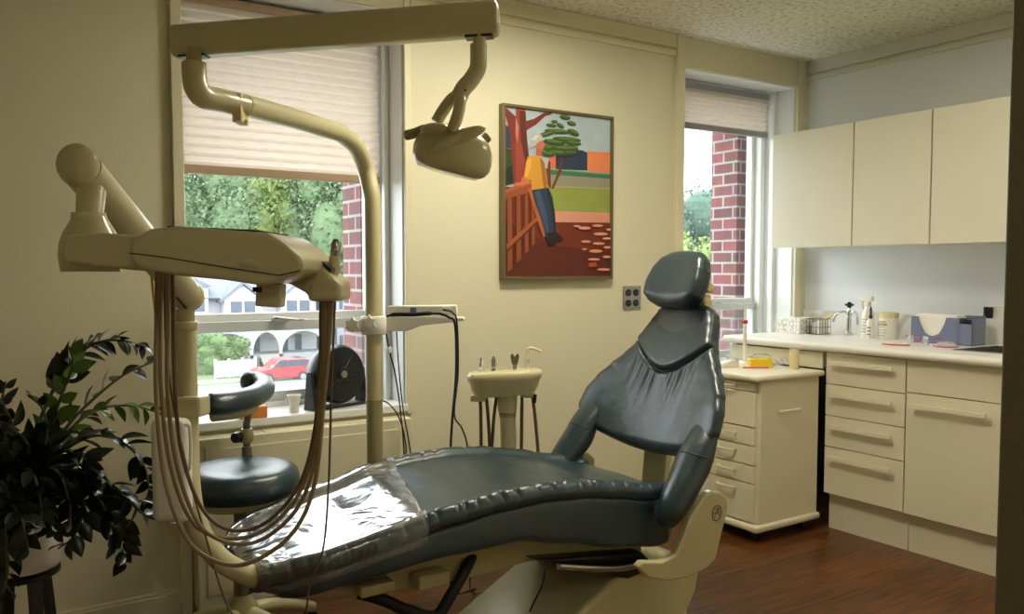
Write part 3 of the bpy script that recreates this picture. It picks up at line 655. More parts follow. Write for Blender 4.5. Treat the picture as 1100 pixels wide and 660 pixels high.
poly((38,54,76),[(162,330),(212,322),(224,350),(232,400),(236,462),(230,486),(208,486),(190,420),(172,370)]); poly((58,80,106),[(170,336),(186,330),(206,400),(214,460),(206,462),(190,410)]); poly((24,34,50),[(206,330),(214,326),(232,400),(235,460),(228,462),(222,400)])
poly((34,26,26),[(208,462),(236,458),(258,478),(256,486),(236,486),(234,498),(212,500)])
for (x,y,rx,ry) in ((325,446,20,5),(368,438,18,4),(378,464,24,5),(330,488,16,4),(372,494,20,4),(398,478,14,4),(325,512,8,3),(362,518,22,5),(400,506,12,4),(356,544,20,4),(398,536,14,4),(388,576,22,4),(300,440,12,3),(404,450,8,4)): blob((226,150,120),x,y,rx,ry)
poly((190,70,26),[(338,556),(362,552),(366,566),(340,568)])
pb_.build('canvas',PC,root,smooth=False)
MB().box((ix0,D-.0235,iz0),(ix1,D-.004,iz1)).build('stretcher','paper',root,smooth=False)
q0=at(668,308,D); q1=at(688,332,D)
root=thing('wall_outlet','steel outlet plate with four black sockets below the painting','outlet',((q0.x+q1.x)/2,D,(q0.z+q1.z)/2))
ox,oz=(q0.x+q1.x)/2,(q0.z+q1.z)/2
MB().box((ox-.057,D-.007,oz-.058),(ox+.057,D-.0005,oz+.058)).build('wall_plate','steel',root,bevel=.002)
for i in (-1,1):
    for j in (-1,1):
        o_=MB().lathe([(.017,0),(.017,.003),(.015,.004)],(ox+i*.024,D-.007,oz+j*.026),(0,-1,0),20).build('socket','black',root)
        b=MB(); 
        for s in (-1,1): b.box((ox+i*.024+s*.006-.0012,D-.0118,oz+j*.026-.004),(ox+i*.024+s*.006+.0012,D-.0109,oz+j*.026+.004))
        b.build('slots','steel',o_,smooth=False)
# ================================================================ SILL THINGS
ZS=.695
fc=at(361,402,3.24); 
fr=.118
fax=V((.30,-.95,.06)).normalized()     # the way the fan blows
fu=fax.cross(V((0,0,1))).normalized(); fv=fu.cross(fax)
root=thing('desk_fan','round black desk fan standing on the wide window sill','fan',(fc.x,fc.y,ZS))
MB().lathe([(fr*.92,.045),(fr,.03),(fr,-.01),(fr*.93,-.05),(fr*.75,-.075),(fr*.45,-.09),(fr*.4,-.085),(fr*.72,-.065),(fr*.9,-.035),(fr*.95,0),(fr*.9,.035)],fc,fax,40).build('fan_housing','black',root)
b=MB(); b.lathe([(.028,.02),(.03,.045),(.024,.052)],fc,fax,24); h_=b.build('hub','black',root)
MB().lathe([(.016,.052),(.015,.054)],fc,fax,20).build('hub_badge','steel',h_)
b=MB()
for r_ in (.045,.065,.085,.103):
    P=[fc+fax*.042+(fu*math.cos(a)+fv*math.sin(a))*r_ for a in [2*pi*k/40 for k in range(41)]]; b.tube(P,.0013,6)
for k in range(16):
    a=2*pi*k/16; a2=a+.5
    b.tube([fc+fax*.047+(fu*math.cos(a)+fv*math.sin(a))*.026,fc+fax*.044+(fu*math.cos(a+.2)+fv*math.sin(a+.2))*.07,fc+fax*.036+(fu*math.cos(a2)+fv*math.sin(a2))*.113],.0015,6)
b.build('front_grille','black',root)
b=MB()
for k in range(3):
    rows=[]
    for j in range(8):
        a=2*pi*k/3+j*.2; rows.append([fc+(fu*math.cos(a+.2*q)+fv*math.sin(a+.2*q))*(.025+.075*q)+fax*(-.01+.004*j) for q in (0,.33,.66,1)])
    b.grid(rows)
b.build('fan_blades','black',root,solid=.002)
b=MB(); fl=ZS
for s in (-1,1):
    c_=fc+fu*s*(fr+.004); b.prism([V((c_.x,c_.y,fl))-fax*.035,V((c_.x,c_.y,fl))+fax*.045,V((c_.x,c_.y,fc.z+.02))+fax*.016,V((c_.x,c_.y,fc.z+.02))-fax*.016],fu*s*.014)
b.prism([V((fc.x,fc.y,fl))-fu*(fr+.004)-fax*.03,V((fc.x,fc.y,fl))-fu*(fr+.004)+fax*.045,V((fc.x,fc.y,fl))+fu*(fr+.004)+fax*.045,V((fc.x,fc.y,fl))+fu*(fr+.004)-fax*.03],(0,0,.012))
b.build('fan_stand','black',root,bevel=.005)
p=at(316,440,3.20); p.z=ZS
root=thing('white_cup','small white cup with a flared rim on the sill beside the fan','cup',p)
MB().lathe([(.018,0),(.020,.004),(.018,.03),(.021,.045),(.028,.068),(.026,.07),(.022,.06),(.014,.03),(.012,.01)],p,n=24).build('cup_body','white',root)
MB().tube(crs([p+V((-.02,0,.03)),p+V((-.034,0,.036)),p+V((-.034,0,.055)),p+V((-.024,0,.058))],5),.003,8).build('cup_handle','white',root)
p=at(271,446,3.17); p.z=ZS
b=MB(); b.obox(p+V((0,0,.022)),(1,0,0),(0,1,0),(0,0,1),.05,.028,.022); tag(b.build('orange_box','orange',bevel=.003),'small orange card box on the sill behind the stool armrest','box')
# ================================================================ DENTAL CHAIR
YC=2.30
chair=thing('dental_chair','dark teal leather dental chair, reclined, filling the middle of the room','dental chair',(2.0,YC,0))
zt=[(.60,.482),(.75,.515),(.95,.556),(1.1,.592),(1.25,.612),(1.40,.617),(1.55,.606),(1.70,.580),(1.82,.552),(1.98,.53)]
zb_=[(.60,.425),(.70,.405),(.86,.43),(1.10,.455),(1.32,.462),(1.49,.425),(1.70,.375),(1.90,.335),(1.98,.34)]
wd=[(.60,.12),(.612,.165),(.635,.200),(.67,.228),(.75,.256),(.95,.285),(1.20,.312),(1.40,.318),(1.60,.312),(1.80,.295),(1.93,.275),(1.97,.25),(1.985,.22)]
rr=random.Random(3)
notch=[]; x=.62
while x<1.98:
    notch.append((x,rr.uniform(.0035,.006),rr.uniform(.3,1))); x+=rr.uniform(.014,.065)
def wr(x,side):
    v=0
    for (c_,w_,a_) in notch:
        d=(x-c_-side*.02)/w_
        if abs(d)<3: v-=a_*math.exp(-d*d)
    return v
rows=[]; NX=260
for i in range(NX+1):
    x=.60+(1.985-.60)*i/NX
    T=sm(zt,x); B=sm(zb_,x); w=sm(wd,x); th=T-B
    e=min(1,max(0,(x-.60)/.05)); e=math.sqrt(1-(1-e)**2); e2=min(1,max(0,(1.985-x)/.03)); e2=math.sqrt(1-(1-e2)**2); sh=.25+.75*min(e,e2)
    zc=(T+B)/2; T2=zc+(T-zc)*sh; B2=zc+(B-zc)*sh; th=T2-B2
    hip=max(0,min(1,(x-1.55)/.25))
    cp=[(-.90,B2),(-.985,B2+.012),(-.995,B2+th*.30),(-.985,T2-.056),(-.965,T2-.046),(-1.0,T2-.036),(-1.005,T2-.014),(-.95,T2+.007),(-.87,T2+.006),(-.815,T2-.012),(-.72,T2-.017),(-.35,T2-.022+.006*hip),(0,T2-.024+.010*hip)]
    cp=cp+[(-a,b_) for a,b_ in cp[-2::-1]]
    C=crs([V((a*w,b_,0)) for a,b_ in cp],4); row=[]
    n=len(C)
    for k,pn in enumerate(C):
        t=abs(k/(n-1)-.5)*2 # 0 centre 1 bottom edge
        idx=k/4 if k/4<=12 else 24-k/4
        wt=math.exp(-((idx-7)/1.5)**2); side=-1 if k<n/2 else 1
        d=max(-1.3,wr(x,side))*.0085*wt
        row.append(V((x,YC+pn.x-(d*side*.6*-1 if False else 0)+(-side*-d*.5),pn.y+d)))
    rows.append(row)
cush=MB().grid(rows,closed=True,caps=True).build('seat_cushion','leather',chair,ang=60)
for s in (-1,1):   # seam bead under the rolled edge
    P=[]
    for i in range(90):
        x=.66+(1.96-.66)*i/89; P.append(V((x,YC+s*(sm(wd,x)*.968),sm(zt,x)-.046)))
    MB().tube(P,.0022,6).build('seam','piping',cush)
# backrest in its own tilted frame
TA=rad(24); bn=V((-math.cos(TA),0,math.sin(TA))); bv=V((math.sin(TA),0,math.cos(TA))); bu=V((0,1,0)); bq=V((1.995,YC-.03,.5))
def BP(u,v,n=0): return bq+bu*u+bv*v+bn*n
hw=[(.118,.25),(.124,.30),(.135,.330),(.16,.350),(.22,.360),(.28,.352),(.34,.325),(.40,.283),(.45,.240),(.50,.203),(.55,.177),(.60,.160),(.64,.143),(.665,.115),(.68,.07)]
bt=[(.118,.0),(.18,.0)]
rows=[]; NV=170; NU=220; th=.075
def backz(u,w,v):
    # forward wrap of the wings and the pillow roundness
    s=abs(u)/max(w,1e-3)
    wrap=.055*max(0,(abs(u)-.12)/.24)**1.6
    edge=(1-s**6)
    return wrap,edge
front=[];backr=[]
for i in range(NV+1):
    v=.118+(.68-.118)*i/NV; w=sm(hw,v); q=min(1,(v-.118)/.035); q2=min(1,(.68-v)/.04); ro=math.sqrt(max(0,1-(1-q)**2))*math.sqrt(max(0,1-(1-q2)**2))
    arch=lambda u:0.035*(u/.28)**2 if v<.3 else 0
    row=[]
    for k in range(NU):
        a=2*pi*k/NU; cu=math.cos(a); su=math.sin(a)
        u=w*(abs(cu)**.75)*(1 if cu>0 else -1); nn=(abs(su)**.55)*(1 if su>0 else -1)
        wrap,_=backz(u,w,v)
        n=wrap+(nn*.045*(.25+.75*ro))
        if su>0:
            # wide dish, curved chest seam and pulled creases
            n-=.012*math.exp(-(u/.17)**2)*math.exp(-((v-.30)/.16)**2)
            vs=.40+.085*(abs(u)/.16)**1.7
            if abs(u)<.2:
                n-=.010*math.exp(-((v-vs)/.006)**2); n+=.010*(max(0,min(1,(v-vs)/.02))*max(0,min(1,1-(v-vs-.03)/.12)))
            cz=max(0,min(1,(vs-v)/.03))*max(0,1-(vs-v)/.20)
            n+=.0055*cz*math.sin(u*150+math.sin(v*18)*1.2+1.0)*math.exp(-(u/.13)**2)
            # shoulder seams where the arms start
            for sg in (-1,1):
                L_=(u*sg-.22)*.62+(v-.20); 
                if u*sg>.2: n-=.009*math.exp(-((v-(.235-(u*sg-.22)*.38+.05))/.006)**2)*0
        vv=v-(.018*(1-(u/w)**2) if False else 0)
        low=max(0,1-(v-.118)/.10); vv=v+low*(.028*(u/.27)**2-.008)
        row.append(BP(u,vv,n))
    rows.append(row)
back=MB().grid(rows,closed=True,caps=True).build('backrest','leather',chair,ang=70)
for off in (.012,-.012):   # double seam round the back edge
    P=[]
    for i in range(70):
        v=.16+(.655-.16)*i/69; w=sm(hw,v); P.append(BP(-w*.995,v,.055*max(0,(w-.12)/.24)**1.6+off*.9))
    MB().tube(P,.0018,6).build('seam','piping',back)
# collar seam
P=[]
for i in range(31):
    u=-.165+.33*i/30; P.append(BP(u,.40+.085*(abs(u)/.16)**1.7,.055*max(0,(abs(u)-.12)/.24)**1.6+.0365-.02*(abs(u)/.165)**2))
MB().tube(P,.003,6).build('seam','piping',back)
# arms that sweep from the wings down past the seat
for s in (-1,1):
    st_=[(.262,.30,.030,.008,.005),(.272,.27,.034,.030,.016),(.288,.225,.042,.052,.026),(.298,.18,.050,.062,.036),(.302,.135,.056,.066,.045),(.303,.08,.062,.066,.052),(.310,.015,.080,.060,.050),(.312,-.05,.096,.053,.046),(.304,-.10,.104,.042,.036),(.298,-.118,.106,.02,.018)]
    cc=crs([V((a,b_,c_)) for a,b_,c_,_,_ in st_],6); ww=crs([V((d,e,0)) for *_,d,e in st_],6); rows=[]
    for i in range(len(cc)):
        t_=(cc[min(i+1,len(cc)-1)]-cc[max(0,i-1)]); t_=V((t_.x,t_.y,0)).normalized(); nx=V((t_.y,-t_.x))  # across, in the back plane
        row=[]
        for k in range(28):
            a=2*pi*k/28; o1=ww[i].x*math.cos(a); o2=ww[i].y*math.sin(a)
            row.append(BP(s*(cc[i].x+nx.x*o1*-1),cc[i].y-nx.y*o1,cc[i].z+o2))
        rows.append(row)
    arm=MB().grid(rows,closed=True,caps=True).build('arm_wing','leather',chair,ang=80)
    i=25; t_=(cc[i+1]-cc[i-1]); t_=V((t_.x,t_.y,0)).normalized(); nx=V((t_.y,-t_.x))
    MB().tube([BP(s*(cc[i].x-nx.x*ww[i].x*1.01*math.cos(2*pi*k/28)),cc[i].y-nx.y*ww[i].x*1.01*math.cos(2*pi*k/28),cc[i].z+ww[i].y*1.01*math.sin(2*pi*k/28)) for k in range(29)],.002,6).build('seam','piping',arm)
# headrest
rows=[]; NV=40; hc=.033
HS=-.022
hh=[(.66,.07),(.675,.112),(.70,.135),(.75,.140),(.80,.132),(.84,.115),(.87,.088),(.885,.05)]
for i in range(NV+1):
    v=.66+(.885-.66)*i/NV; w=sm(hh,v); q=min(1,(v-.66)/.05); q2=min(1,(.885-v)/.06); ro=math.sqrt(max(0,1-(1-q)**2))*math.sqrt(max(0,1-(1-q2)**2)); row=[]
    for k in range(48):
        a=2*pi*k/48; cu=math.cos(a); su=math.sin(a)
        u=w*(abs(cu)**.8)*(1 if cu>0 else -1); nn=(abs(su)**.7)*(1 if su>0 else -1)
        n=.075+nn*.048*(.3+.7*ro)
        if su>0: n+=.030*(abs(u)/.13)**2*(.3+.7*ro)-.012
        row.append(BP(u+hc-.01,v+HS,n))
    rows.append(row)
head=MB().grid(rows,closed=True,caps=True).build('headrest','leather',chair,ang=75)
P=[BP(hc-.01-sm(hh,.69+.17*i/20)*.995,.69+.17*i/20+HS,.078) for i in range(21)]
MB().tube(P,.0018,6).build('seam','piping',head)
b=MB(); c_=BP(hc-.03,.72,.0); b.obox(c_,bu,bv,bn,.035,.05,.018)
b.tube([BP(hc-.11,.745,.005),BP(hc+.09,.745,.005)],.019,16); b.tube([BP(hc-.115,.685,-.003),BP(hc+.08,.685,-.003)],.021,16); b.obox(BP(hc-.03,.60,-.045),bu,bv,bn,.035,.14,.008); b.obox(BP(hc-.03,.70,-.03),bu,bv,bn,.03,.02,.03)
b.build('headrest_bracket','beige',chair,bevel=.006)
# back support post
b=MB(); b.prism([V((2.08,YC-.075,.30)),V((2.08,YC+.045,.30)),V((2.115,YC+.045,.66)),V((2.115,YC-.075,.66))],(.03,0,0)); b.prism([V((2.11,YC-.06,.60)),V((2.11,YC+.03,.60)),BP(.03,.50,-.05),BP(-.06,.50,-.05)],(.02,0,0)); b.build('back_support','cream',chair,bevel=.006)
# side covers at the hinge
for s in (-1,1):
    Y=YC+s*.335-.02
    prof=[(750,531),(757,526),(768,527),(775,534),(775,545),(771,560),(762,598),(752,608),(732,618),(710,622),(690,618),(679,607),(684,601),(705,601),(719,594),(727,575),(735,553)]
    P=[at(x,y,YC-.355) for x,y in prof]; P=[V((p.x,Y,p.z)) for p in P]
    cov=MB().prism(P,(0,.045*(1 if s>0 else -1)*-1 if False else .03*s,0)).build('hinge_cover','cream',chair,bevel=.006,ang=45)
    c_=at(762.5,549,YC-.355); yy=Y+s*.031+s*.0005
    b=MB(); ring=[V((c_.x+.021*math.cos(a),yy,c_.z+.025*math.sin(a))) for a in [2*pi*k/32 for k in range(33)]]; b.tube(ring,.0012,6)
    # emblem strokes: a slanting A with a crossing sweep
    for pts in ([(-.012,-.010),(.004,.014),(.010,-.012)],[(-.014,.002),(0,-.002),(.012,.004)],[(-.006,.016),(.004,.010),(.012,.014)]):
        b.tube([V((c_.x+a,yy,c_.z+q)) for a,q in pts],.001,6)
    b.build('emblem','piping',cov)
# seat frame, lift arms, base
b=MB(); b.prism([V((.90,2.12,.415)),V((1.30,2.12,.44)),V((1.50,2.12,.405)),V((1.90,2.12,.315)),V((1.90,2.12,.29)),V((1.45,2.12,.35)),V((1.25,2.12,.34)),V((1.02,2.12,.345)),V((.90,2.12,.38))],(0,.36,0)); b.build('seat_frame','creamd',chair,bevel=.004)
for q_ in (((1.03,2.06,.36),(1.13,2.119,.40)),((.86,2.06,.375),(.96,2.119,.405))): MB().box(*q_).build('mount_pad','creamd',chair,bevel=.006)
b=MB(); b.prism([V((1.42,2.07,.372)),V((1.86,2.07,.315)),V((1.93,2.07,.25)),V((1.80,2.07,.235)),V((1.55,2.07,.325))],(0,.44,0)); b.build('lift_link','black',chair,bevel=.01)
b=MB(); b.tube(crs([V((1.50,2.05,.345)),V((1.62,2.04,.318)),V((1.75,2.045,.292)),V((1.86,2.05,.29))],5),.012,10); b.build('link_rail','steel',chair)
b=MB()
prof=[(1.36,0),(1.38,.045),(1.74,.235),(1.84,.262),(2.00,.262),(2.09,.245),(2.14,.20),(2.12,.12),(2.08,.06),(2.12,0)]
b.prism([V((x,2.08,z)) for x,z in prof],(0,.44,0)); b.build('pump_base','cream',chair,bevel=.018,seg=4)
b=MB(); b.box((1.3,2.04,.0),(2.12,2.56,.03)); b.build('base_plate','cream',chair,bevel=.01)
# foot control under the chair, black hose
b=MB(); P=crs([at(385,637,2.15),at(412,645,2.12),at(440,657,2.08),at(468,662,2.08),at(484,640,2.08),at(500,612,2.10),at(508,596,2.14)],6); b.tube(P,.017,14)
b.build('umbilical_hose','blackr',chair)
b=MB(); b.tube(crs([at(586,612,2.2),at(582,630,2.2),at(570,655,2.25),at(560,680,2.3)],5),.003,6); b.build('thin_cable','black',chair)
# clear film over the foot end
rows=[]
for i in range(70):
    x=.596+(1.12-.596)*i/69; w=sm(wd,x)+.004; row=[]
    T=sm(zt,x)
    for k in range(61):
        q=-1.25+2.5*k/60; u=max(-1,min(1,q)); skew=.10*u
        xx=x+skew*(i/69)*.9
        Tz=sm(zt,xx); ww=sm(wd,xx)
        e=min(1,max(0,(xx-.596)/.05)); e=math.sqrt(1-(1-e)**2)
        au=abs(u); pr=-.012+.0225*max(0,min(1,(au-.72)/.12)) if au<.95 else .0105-.012*(au-.95)/.05
        z=Tz+pr-(1-e)*.03+.002*noise.noise(V((xx*14,u*4,0)))
        yy=YC+u*(ww*1.012+.004)
        if abs(q)>1:
            dn=(abs(q)-1)/.25; z-=.062*dn*e; yy+=math.copysign(.003*math.sin(xx*160+dn*2)*dn,q)
        row.append(V((xx,yy,z+.002)))
    rows.append(row)
film=MB().grid(rows).build('plastic_cover','film',None,ang=80); film.modifiers.new('s','SOLIDIFY').thickness=.0008
tag(film,'crinkled clear plastic cover stretched over the foot end of the dental chair','plastic cover')
# ================================================================ DENTAL LIGHT on its pole
pole0=ad(402.5,470,2.95)
lamp=thing('dental_light','cream dental light hanging from a long beam on a bent pole','dental light',(pole0.x,pole0.y,.33))
P0=V((pole0.x,pole0.y,.36)); P1=ad(402,430,2.95); P1=V((pole0.x,pole0.y,P1.z)); top=ad(396.5,215,2.95); ptop=V((pole0.x,pole0.y,top.z))
P=[P1,ptop]+crs([ptop,ad(393,182,2.92),ad(383,158,2.85),ad(366,143,2.76)],7)[1:]+[ad(318,128,2.52),ad(262,113,2.26)]
MB().tube(P,.0295,22).build('pole','cream',lamp)
Q=[V((1.60,2.62,.36)),V((pole0.x+.12,pole0.y,.36))]
P=[V((1.70,2.5,.33)),V((1.64,2.64,.33))]+crs([V((1.56,pole0.y,.33)),V((pole0.x+.10,pole0.y,.335)),V((pole0.x+.025,pole0.y,.36)),V((pole0.x,pole0.y,.43))],6)
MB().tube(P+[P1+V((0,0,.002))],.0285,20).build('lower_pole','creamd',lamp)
MB().lathe([(.031,-.004),(.031,.004)],P1,n=24).build('joint_ring','creamd',lamp)
E=crs([ad(262,114,2.24),ad(238,108,2.17),ad(219,104,2.12),ad(211,94,2.10),ad(209,82,2.10),ad(208.5,68,2.10)],7)
MB().tube(E,.030,22).build('elbow','cream',lamp)
MB().tube([ad(208.5,70,2.10),ad(208.5,52,2.10)],.019,18).build('pivot','creamd',lamp)
ca=ad(258,117,2.22); b=MB(); b.obox(ca+V((0,0,-.002)),RT,(0,0,1),FW,.012,.036,.030); b.tube([ca+V((0,0,-.03))-RT*.02,ca+V((0,0,-.034))+RT*.02],.006,8); b.build('pole_clip','beige',lamp,bevel=.004)
# beam
a=ad(187,46,2.13); c_=ad(536,20,2.05); d_=(c_-a).normalized(); sd=d_.cross(V((0,0,1))).normalized(); uv=sd.cross(d_)
b=MB()
def rr_(cx,cy,w,h,r,n=5): 
    P=[]
    for (sx,sy,a0) in ((1,1,0),(-1,1,pi/2),(-1,-1,pi),(1,-1,3*pi/2)):
        for k in range(n+1):
            t=a0+pi/2*k/n; P.append((cx+sx*(w-r)+r*math.cos(t),cy+sy*(h-r)+r*math.sin(t)))
    return P
rows=[]
for (t,sc) in ((0,.80),(.004,.92),(.012,1),(.985,1),(.995,.94),(1.0,.75)):
    p=a.lerp(c_,t); rows.append([p+sd*x*sc+uv*y*sc for x,y in rr_(0,0,.033,.0405,.02)])
beam=b.grid(rows,closed=True,caps=True).build('beam','cream',lamp,ang=50)
MB().tube([a+d_*.02-sd*.0334-uv*.012,c_-d_*.02-sd*.0334-uv*.012],.0012,6).build('beam_seam','piping',beam)
for (x,y) in ((208.5,61),(515,40)):
    q=ad(x,y,2.12 if x<300 else 2.055); b=MB(); b.obox(q,d_,sd,uv,.034,.02,.003); b.build('slot','black',beam,bevel=.002)
# drop arm
MB().tube([ad(515.5,38,2.05),ad(514,54,2.05)],.0155,18).build('swivel_pin','cream',lamp)
E=crs([ad(514,48,2.05),ad(514,62,2.05),ad(513,74,2.05),ad(506,86,2.05),ad(498,95,2.05),ad(493,105,2.05)],7)
MB().tube(E,[.0205]*len(E),20).build('drop_arm','cream',lamp)
MB().ell(ad(500,97,2.018),RT*.003,UP*.003,FW*.003,8,6).build('screw','black',lamp)
b=MB()
b.tube(crs([ad(492,101,2.05),ad(484,108,2.045),ad(476,119,2.04),ad(469,131,2.04)],6),[.014]*3+[.015]*16,14,flat=.8)
b.tube(crs([ad(493,102,2.05),ad(494,112,2.02),ad(491,126,2.0),ad(485,142,2.0)],6),[.013]*3+[.016]*16,14,flat=.8)
b.build('yoke','cream',lamp)
hc_=ad(485,163,2.07)
ha=(V((0,0,1))*.93+RT*.26-FW*.12).normalized()   # back of the lamp head points up
hu=(RT-ha*RT.dot(ha)).normalized(); hf=ha.cross(hu)
b=MB(); rows=[]
prof=[(.30,.062),(.60,.055),(.82,.040),(.95,.018),(1.0,-.006),(.98,-.026),(.90,-.040),(.78,-.048)]
for (s_,h) in prof:
    rows.append([hc_+ha*h+(hu*math.cos(a)*.099+hf*math.sin(a)*.075)*s_*(1+.10*math.cos(2*a)*0+.05*math.cos(3*a)) for a in [2*pi*k/40 for k in range(40)]])
hd=b.grid(rows,closed=True,caps=True).build('lamp_housing','cream',lamp,ang=50)
b=MB(); rows=[]
for (s_,h) in ((.80,-.047),(.77,-.053),(.3,-.058)):
    rows.append([hc_+ha*h+(hu*math.cos(a)*.099+hf*math.sin(a)*.075)*s_ for a in [2*pi*k/40 for k in range(40)]])
b.grid(rows,closed=True,caps=True).build('lens','clear',hd)
b=MB(); b.ell(ad(470,141,2.03),RT*.042+UP*-.004,FW*.04,UP*.018+RT*.004,24,12); b.build('housing_cap','cream',lamp)
b=MB(); b.ell(ad(497,146,2.0),RT*.055+UP*.018,FW*.022,UP*.017,24,12); b.ell(ad(480,153,1.99),RT*.048+UP*.022,FW*.02,UP*.013,24,12); b.build('housing_arm','cream',lamp)
for (x,y,dz) in ((446,143,2.07),(519,151,2.10)):
    b=MB(); b.tube(crs([ad(x-12 if x<480 else x-8,y+3,dz),ad(x,y,dz),ad(x+12 if x<480 else x+6,y-5,dz)],6),[.0075]+[.0125]*11+[.010],14); b.build('handle','creamd',lamp)
# ================================================================ DELIVERY UNIT
unit=thing('delivery_unit','cream dental delivery unit with hanging hoses, at the left of the chair','dental delivery unit',V((ad(200,500,2.1).x,ad(200,500,2.1).y,.45)))
p340=ad(199,338,2.12); Pp=V((p340.x,p340.y,0))
def post(y,d=2.12): q=ad(199,y,d); return V((Pp.x,Pp.y,q.z))
MB().tube([post(432),post(345)],.0265,22).build('post','cream',unit)
MB().tube([post(346),post(332)],.023,20).build('post_neck','creamd',unit)
MB().lathe([(.029,0),(.031,.004),(.031,.018),(.029,.02)],post(354),n=24).build('post_ring','cream',unit)
b=MB(); q=post(437); b.obox(q,RT,FW,(0,0,1),.046,.040,.026); b.build('collar','cream',unit,bevel=.008)
# curved lower tube into the chair
C=crs([post(440),post(480),ad(204,530,2.12),ad(213,568,2.12),ad(234,599,2.13),ad(262,616,2.17),ad(300,628,2.25),ad(360,632,2.38),ad(430,625,2.5)],8)
MB().tube(C,.0275,22).build('swing_tube','cream',unit)
# white side panel
b=MB(); q=ad(185,505,2.06); b.obox(q,RT,FW,(0,0,1),.044,.028,.128); pn=b.build('side_panel','white',unit,bevel=.020,seg=5)
b=MB(); q=ad(197,480,2.015); b.tube(crs([ad(199,456,2.02),ad(204,462,2.02),ad(204,500,2.02),ad(198,508,2.02)],6),.004,8); b.build('panel_grip','white',pn)
# spring arm
A0=ad(202,318,2.12); A1=ad(84,178,1.66)
dA=(A1-A0).normalized()
b=MB(); L_=(A1-A0).length
b.tube([A0-dA*.005,A0.lerp(A1,.12),A0.lerp(A1,.5),A0.lerp(A1,.52),A0.lerp(A1,.97)],[.036,.038,.036,.039,.039],24); b.build('spring_arm','cream',unit)
MB().ell(A0,RT*.040,FW*.040,V((0,0,.040)),24,16).build('lower_joint','cream',unit)
MB().ell(A1,RT*.040,FW*.036,V((0,0,.043)),28,18).build('upper_joint','cream',unit)
b=MB(); q=ad(196,326,2.08); b.obox(q,dA,FW,dA.cross(FW),.03,.012,.004); b.obox(ad(101,216,1.64),V((0,0,1)),FW,RT,.014,.016,.006); b.build('arm_slot','black',unit,bevel=.002)
MB().tube([ad(98,205,1.63),ad(96,236,1.60)],[.026,.024],20).build('swivel_neck','cream',unit)
# bell and tray body
def silh(name,pts,d,depth,parent,m='cream',bv=.018,seg=4,dirv=None):
    dv=(dirv or V((FW.x,FW.y,0)).normalized())
    P=[ad(x,y,d) for x,y in pts]
    return MB().prism(P,dv*depth).build(name,m,parent,bevel=bv,seg=seg,ang=60)
q=ad(96,256,1.60)
MB().lathe([(.036,0),(.048,-.006),(.054,-.016)][::-1]+[(.034,.006),(.030,.048)],V((q.x,q.y,q.z))-V((0,0,.0)),n=32).build('bell','cream',unit)
MB().lathe([(.052,-.06),(.056,-.03),(.053,-.005),(.047,.012),(.036,.032),(.029,.045),(.027,.05)],ad(97,258,1.60),n=36).build('bell_housing','cream',unit)
silh('rear_body',[(67,258),(72,252),(110,250),(145,253),(200,256),(205,290),(160,292),(115,288),(72,283),(66,274)],1.52,.16,unit,bv=.02)
pod=silh('control_head',[(138,260),(160,246),(190,243),(286,250),(306,262),(322,276),(327,284),(322,293),(300,303),(280,307),(240,301),(186,296),(152,289),(140,281)],1.43,.26,unit,bv=.022,seg=5)
b=MB(); dv=V((FW.x,FW.y,0)).normalized()
P=[(139,272),(180,277),(240,287),(300,296),(322,291)]
b.tube([ad(x,y,1.43)-dv*.001 for x,y in P],.0011,6); b.build('body_seam','piping',pod)
b=MB(); b.ell(ad(281,284,1.50),RT*.058+UP*-.010,dv*.075,UP*.026+RT*.006,28,14); b.build('nose_bulge','cream',pod)
b=MB(); b.prism([ad(172,244.5,1.43)+dv*.03,ad(272,248.8,1.43)+dv*.03,ad(272,248.8,1.43)+dv*.23,ad(172,244.5,1.43)+dv*.23],(0,0,.004)); b.build('tray_mat','blackr',pod,bevel=.001)
MB().ell(ad(298,257,1.52),RT*.010,dv*.012,UP*.004,14,8).build('button','white',pod)
b=MB(); q=ad(291,317,1.50); b.obox(q,(RT-UP*.06).normalized(),dv,(UP+RT*.06).normalized(),.0225,.018,.021); hb=b.build('syringe_bracket','cream',unit,bevel=.004)
MB().tube([ad(272,311,1.48),ad(281,312,1.48)],.0045,10).build('bracket_knob','black',hb)
hl=silh('holder_block',[(316,268),(324,268),(354,294),(362,300),(366,306),(366,324),(331,324),(330,316),(312,306),(300,302)],1.57,.10,unit,bv=.010)
b=MB(); b.prism([ad(324,267,1.57)+dv*.008,ad(355,292,1.57)+dv*.008,ad(355,292,1.57)+dv*.09,ad(324,267,1.57)+dv*.09],(0,0,.005)); b.build('black_strip','black',hl)
silh('holder_cap',[(331,306),(336,301),(350,297),(362,301),(366,308),(366,324),(331,324)],1.55,.05,hl,bv=.010)
# handpiece in the holder
hp=thing('air_water_syringe','slim steel and clear handpiece standing in the unit holder','handpiece',ad(358,305,1.62))
b=MB(); b.tube([ad(357,308,1.62),ad(360,276,1.62)],[.011,.011],18); b.build('clear_grip','beige',hp)
b=MB(); b.tube([ad(360,278,1.62),ad(361,262,1.62),ad(361.5,257,1.62)],[.010,.0105,.006],16); b.ell(ad(361,268,1.605),RT*.005,dv*.006,UP*.008,10,8); b.build('metal_head','steel',hp)
b=MB(); b.tube([ad(351,296,1.63),ad(352,282,1.63)],.0018,6); b.build('needle','black',hp)
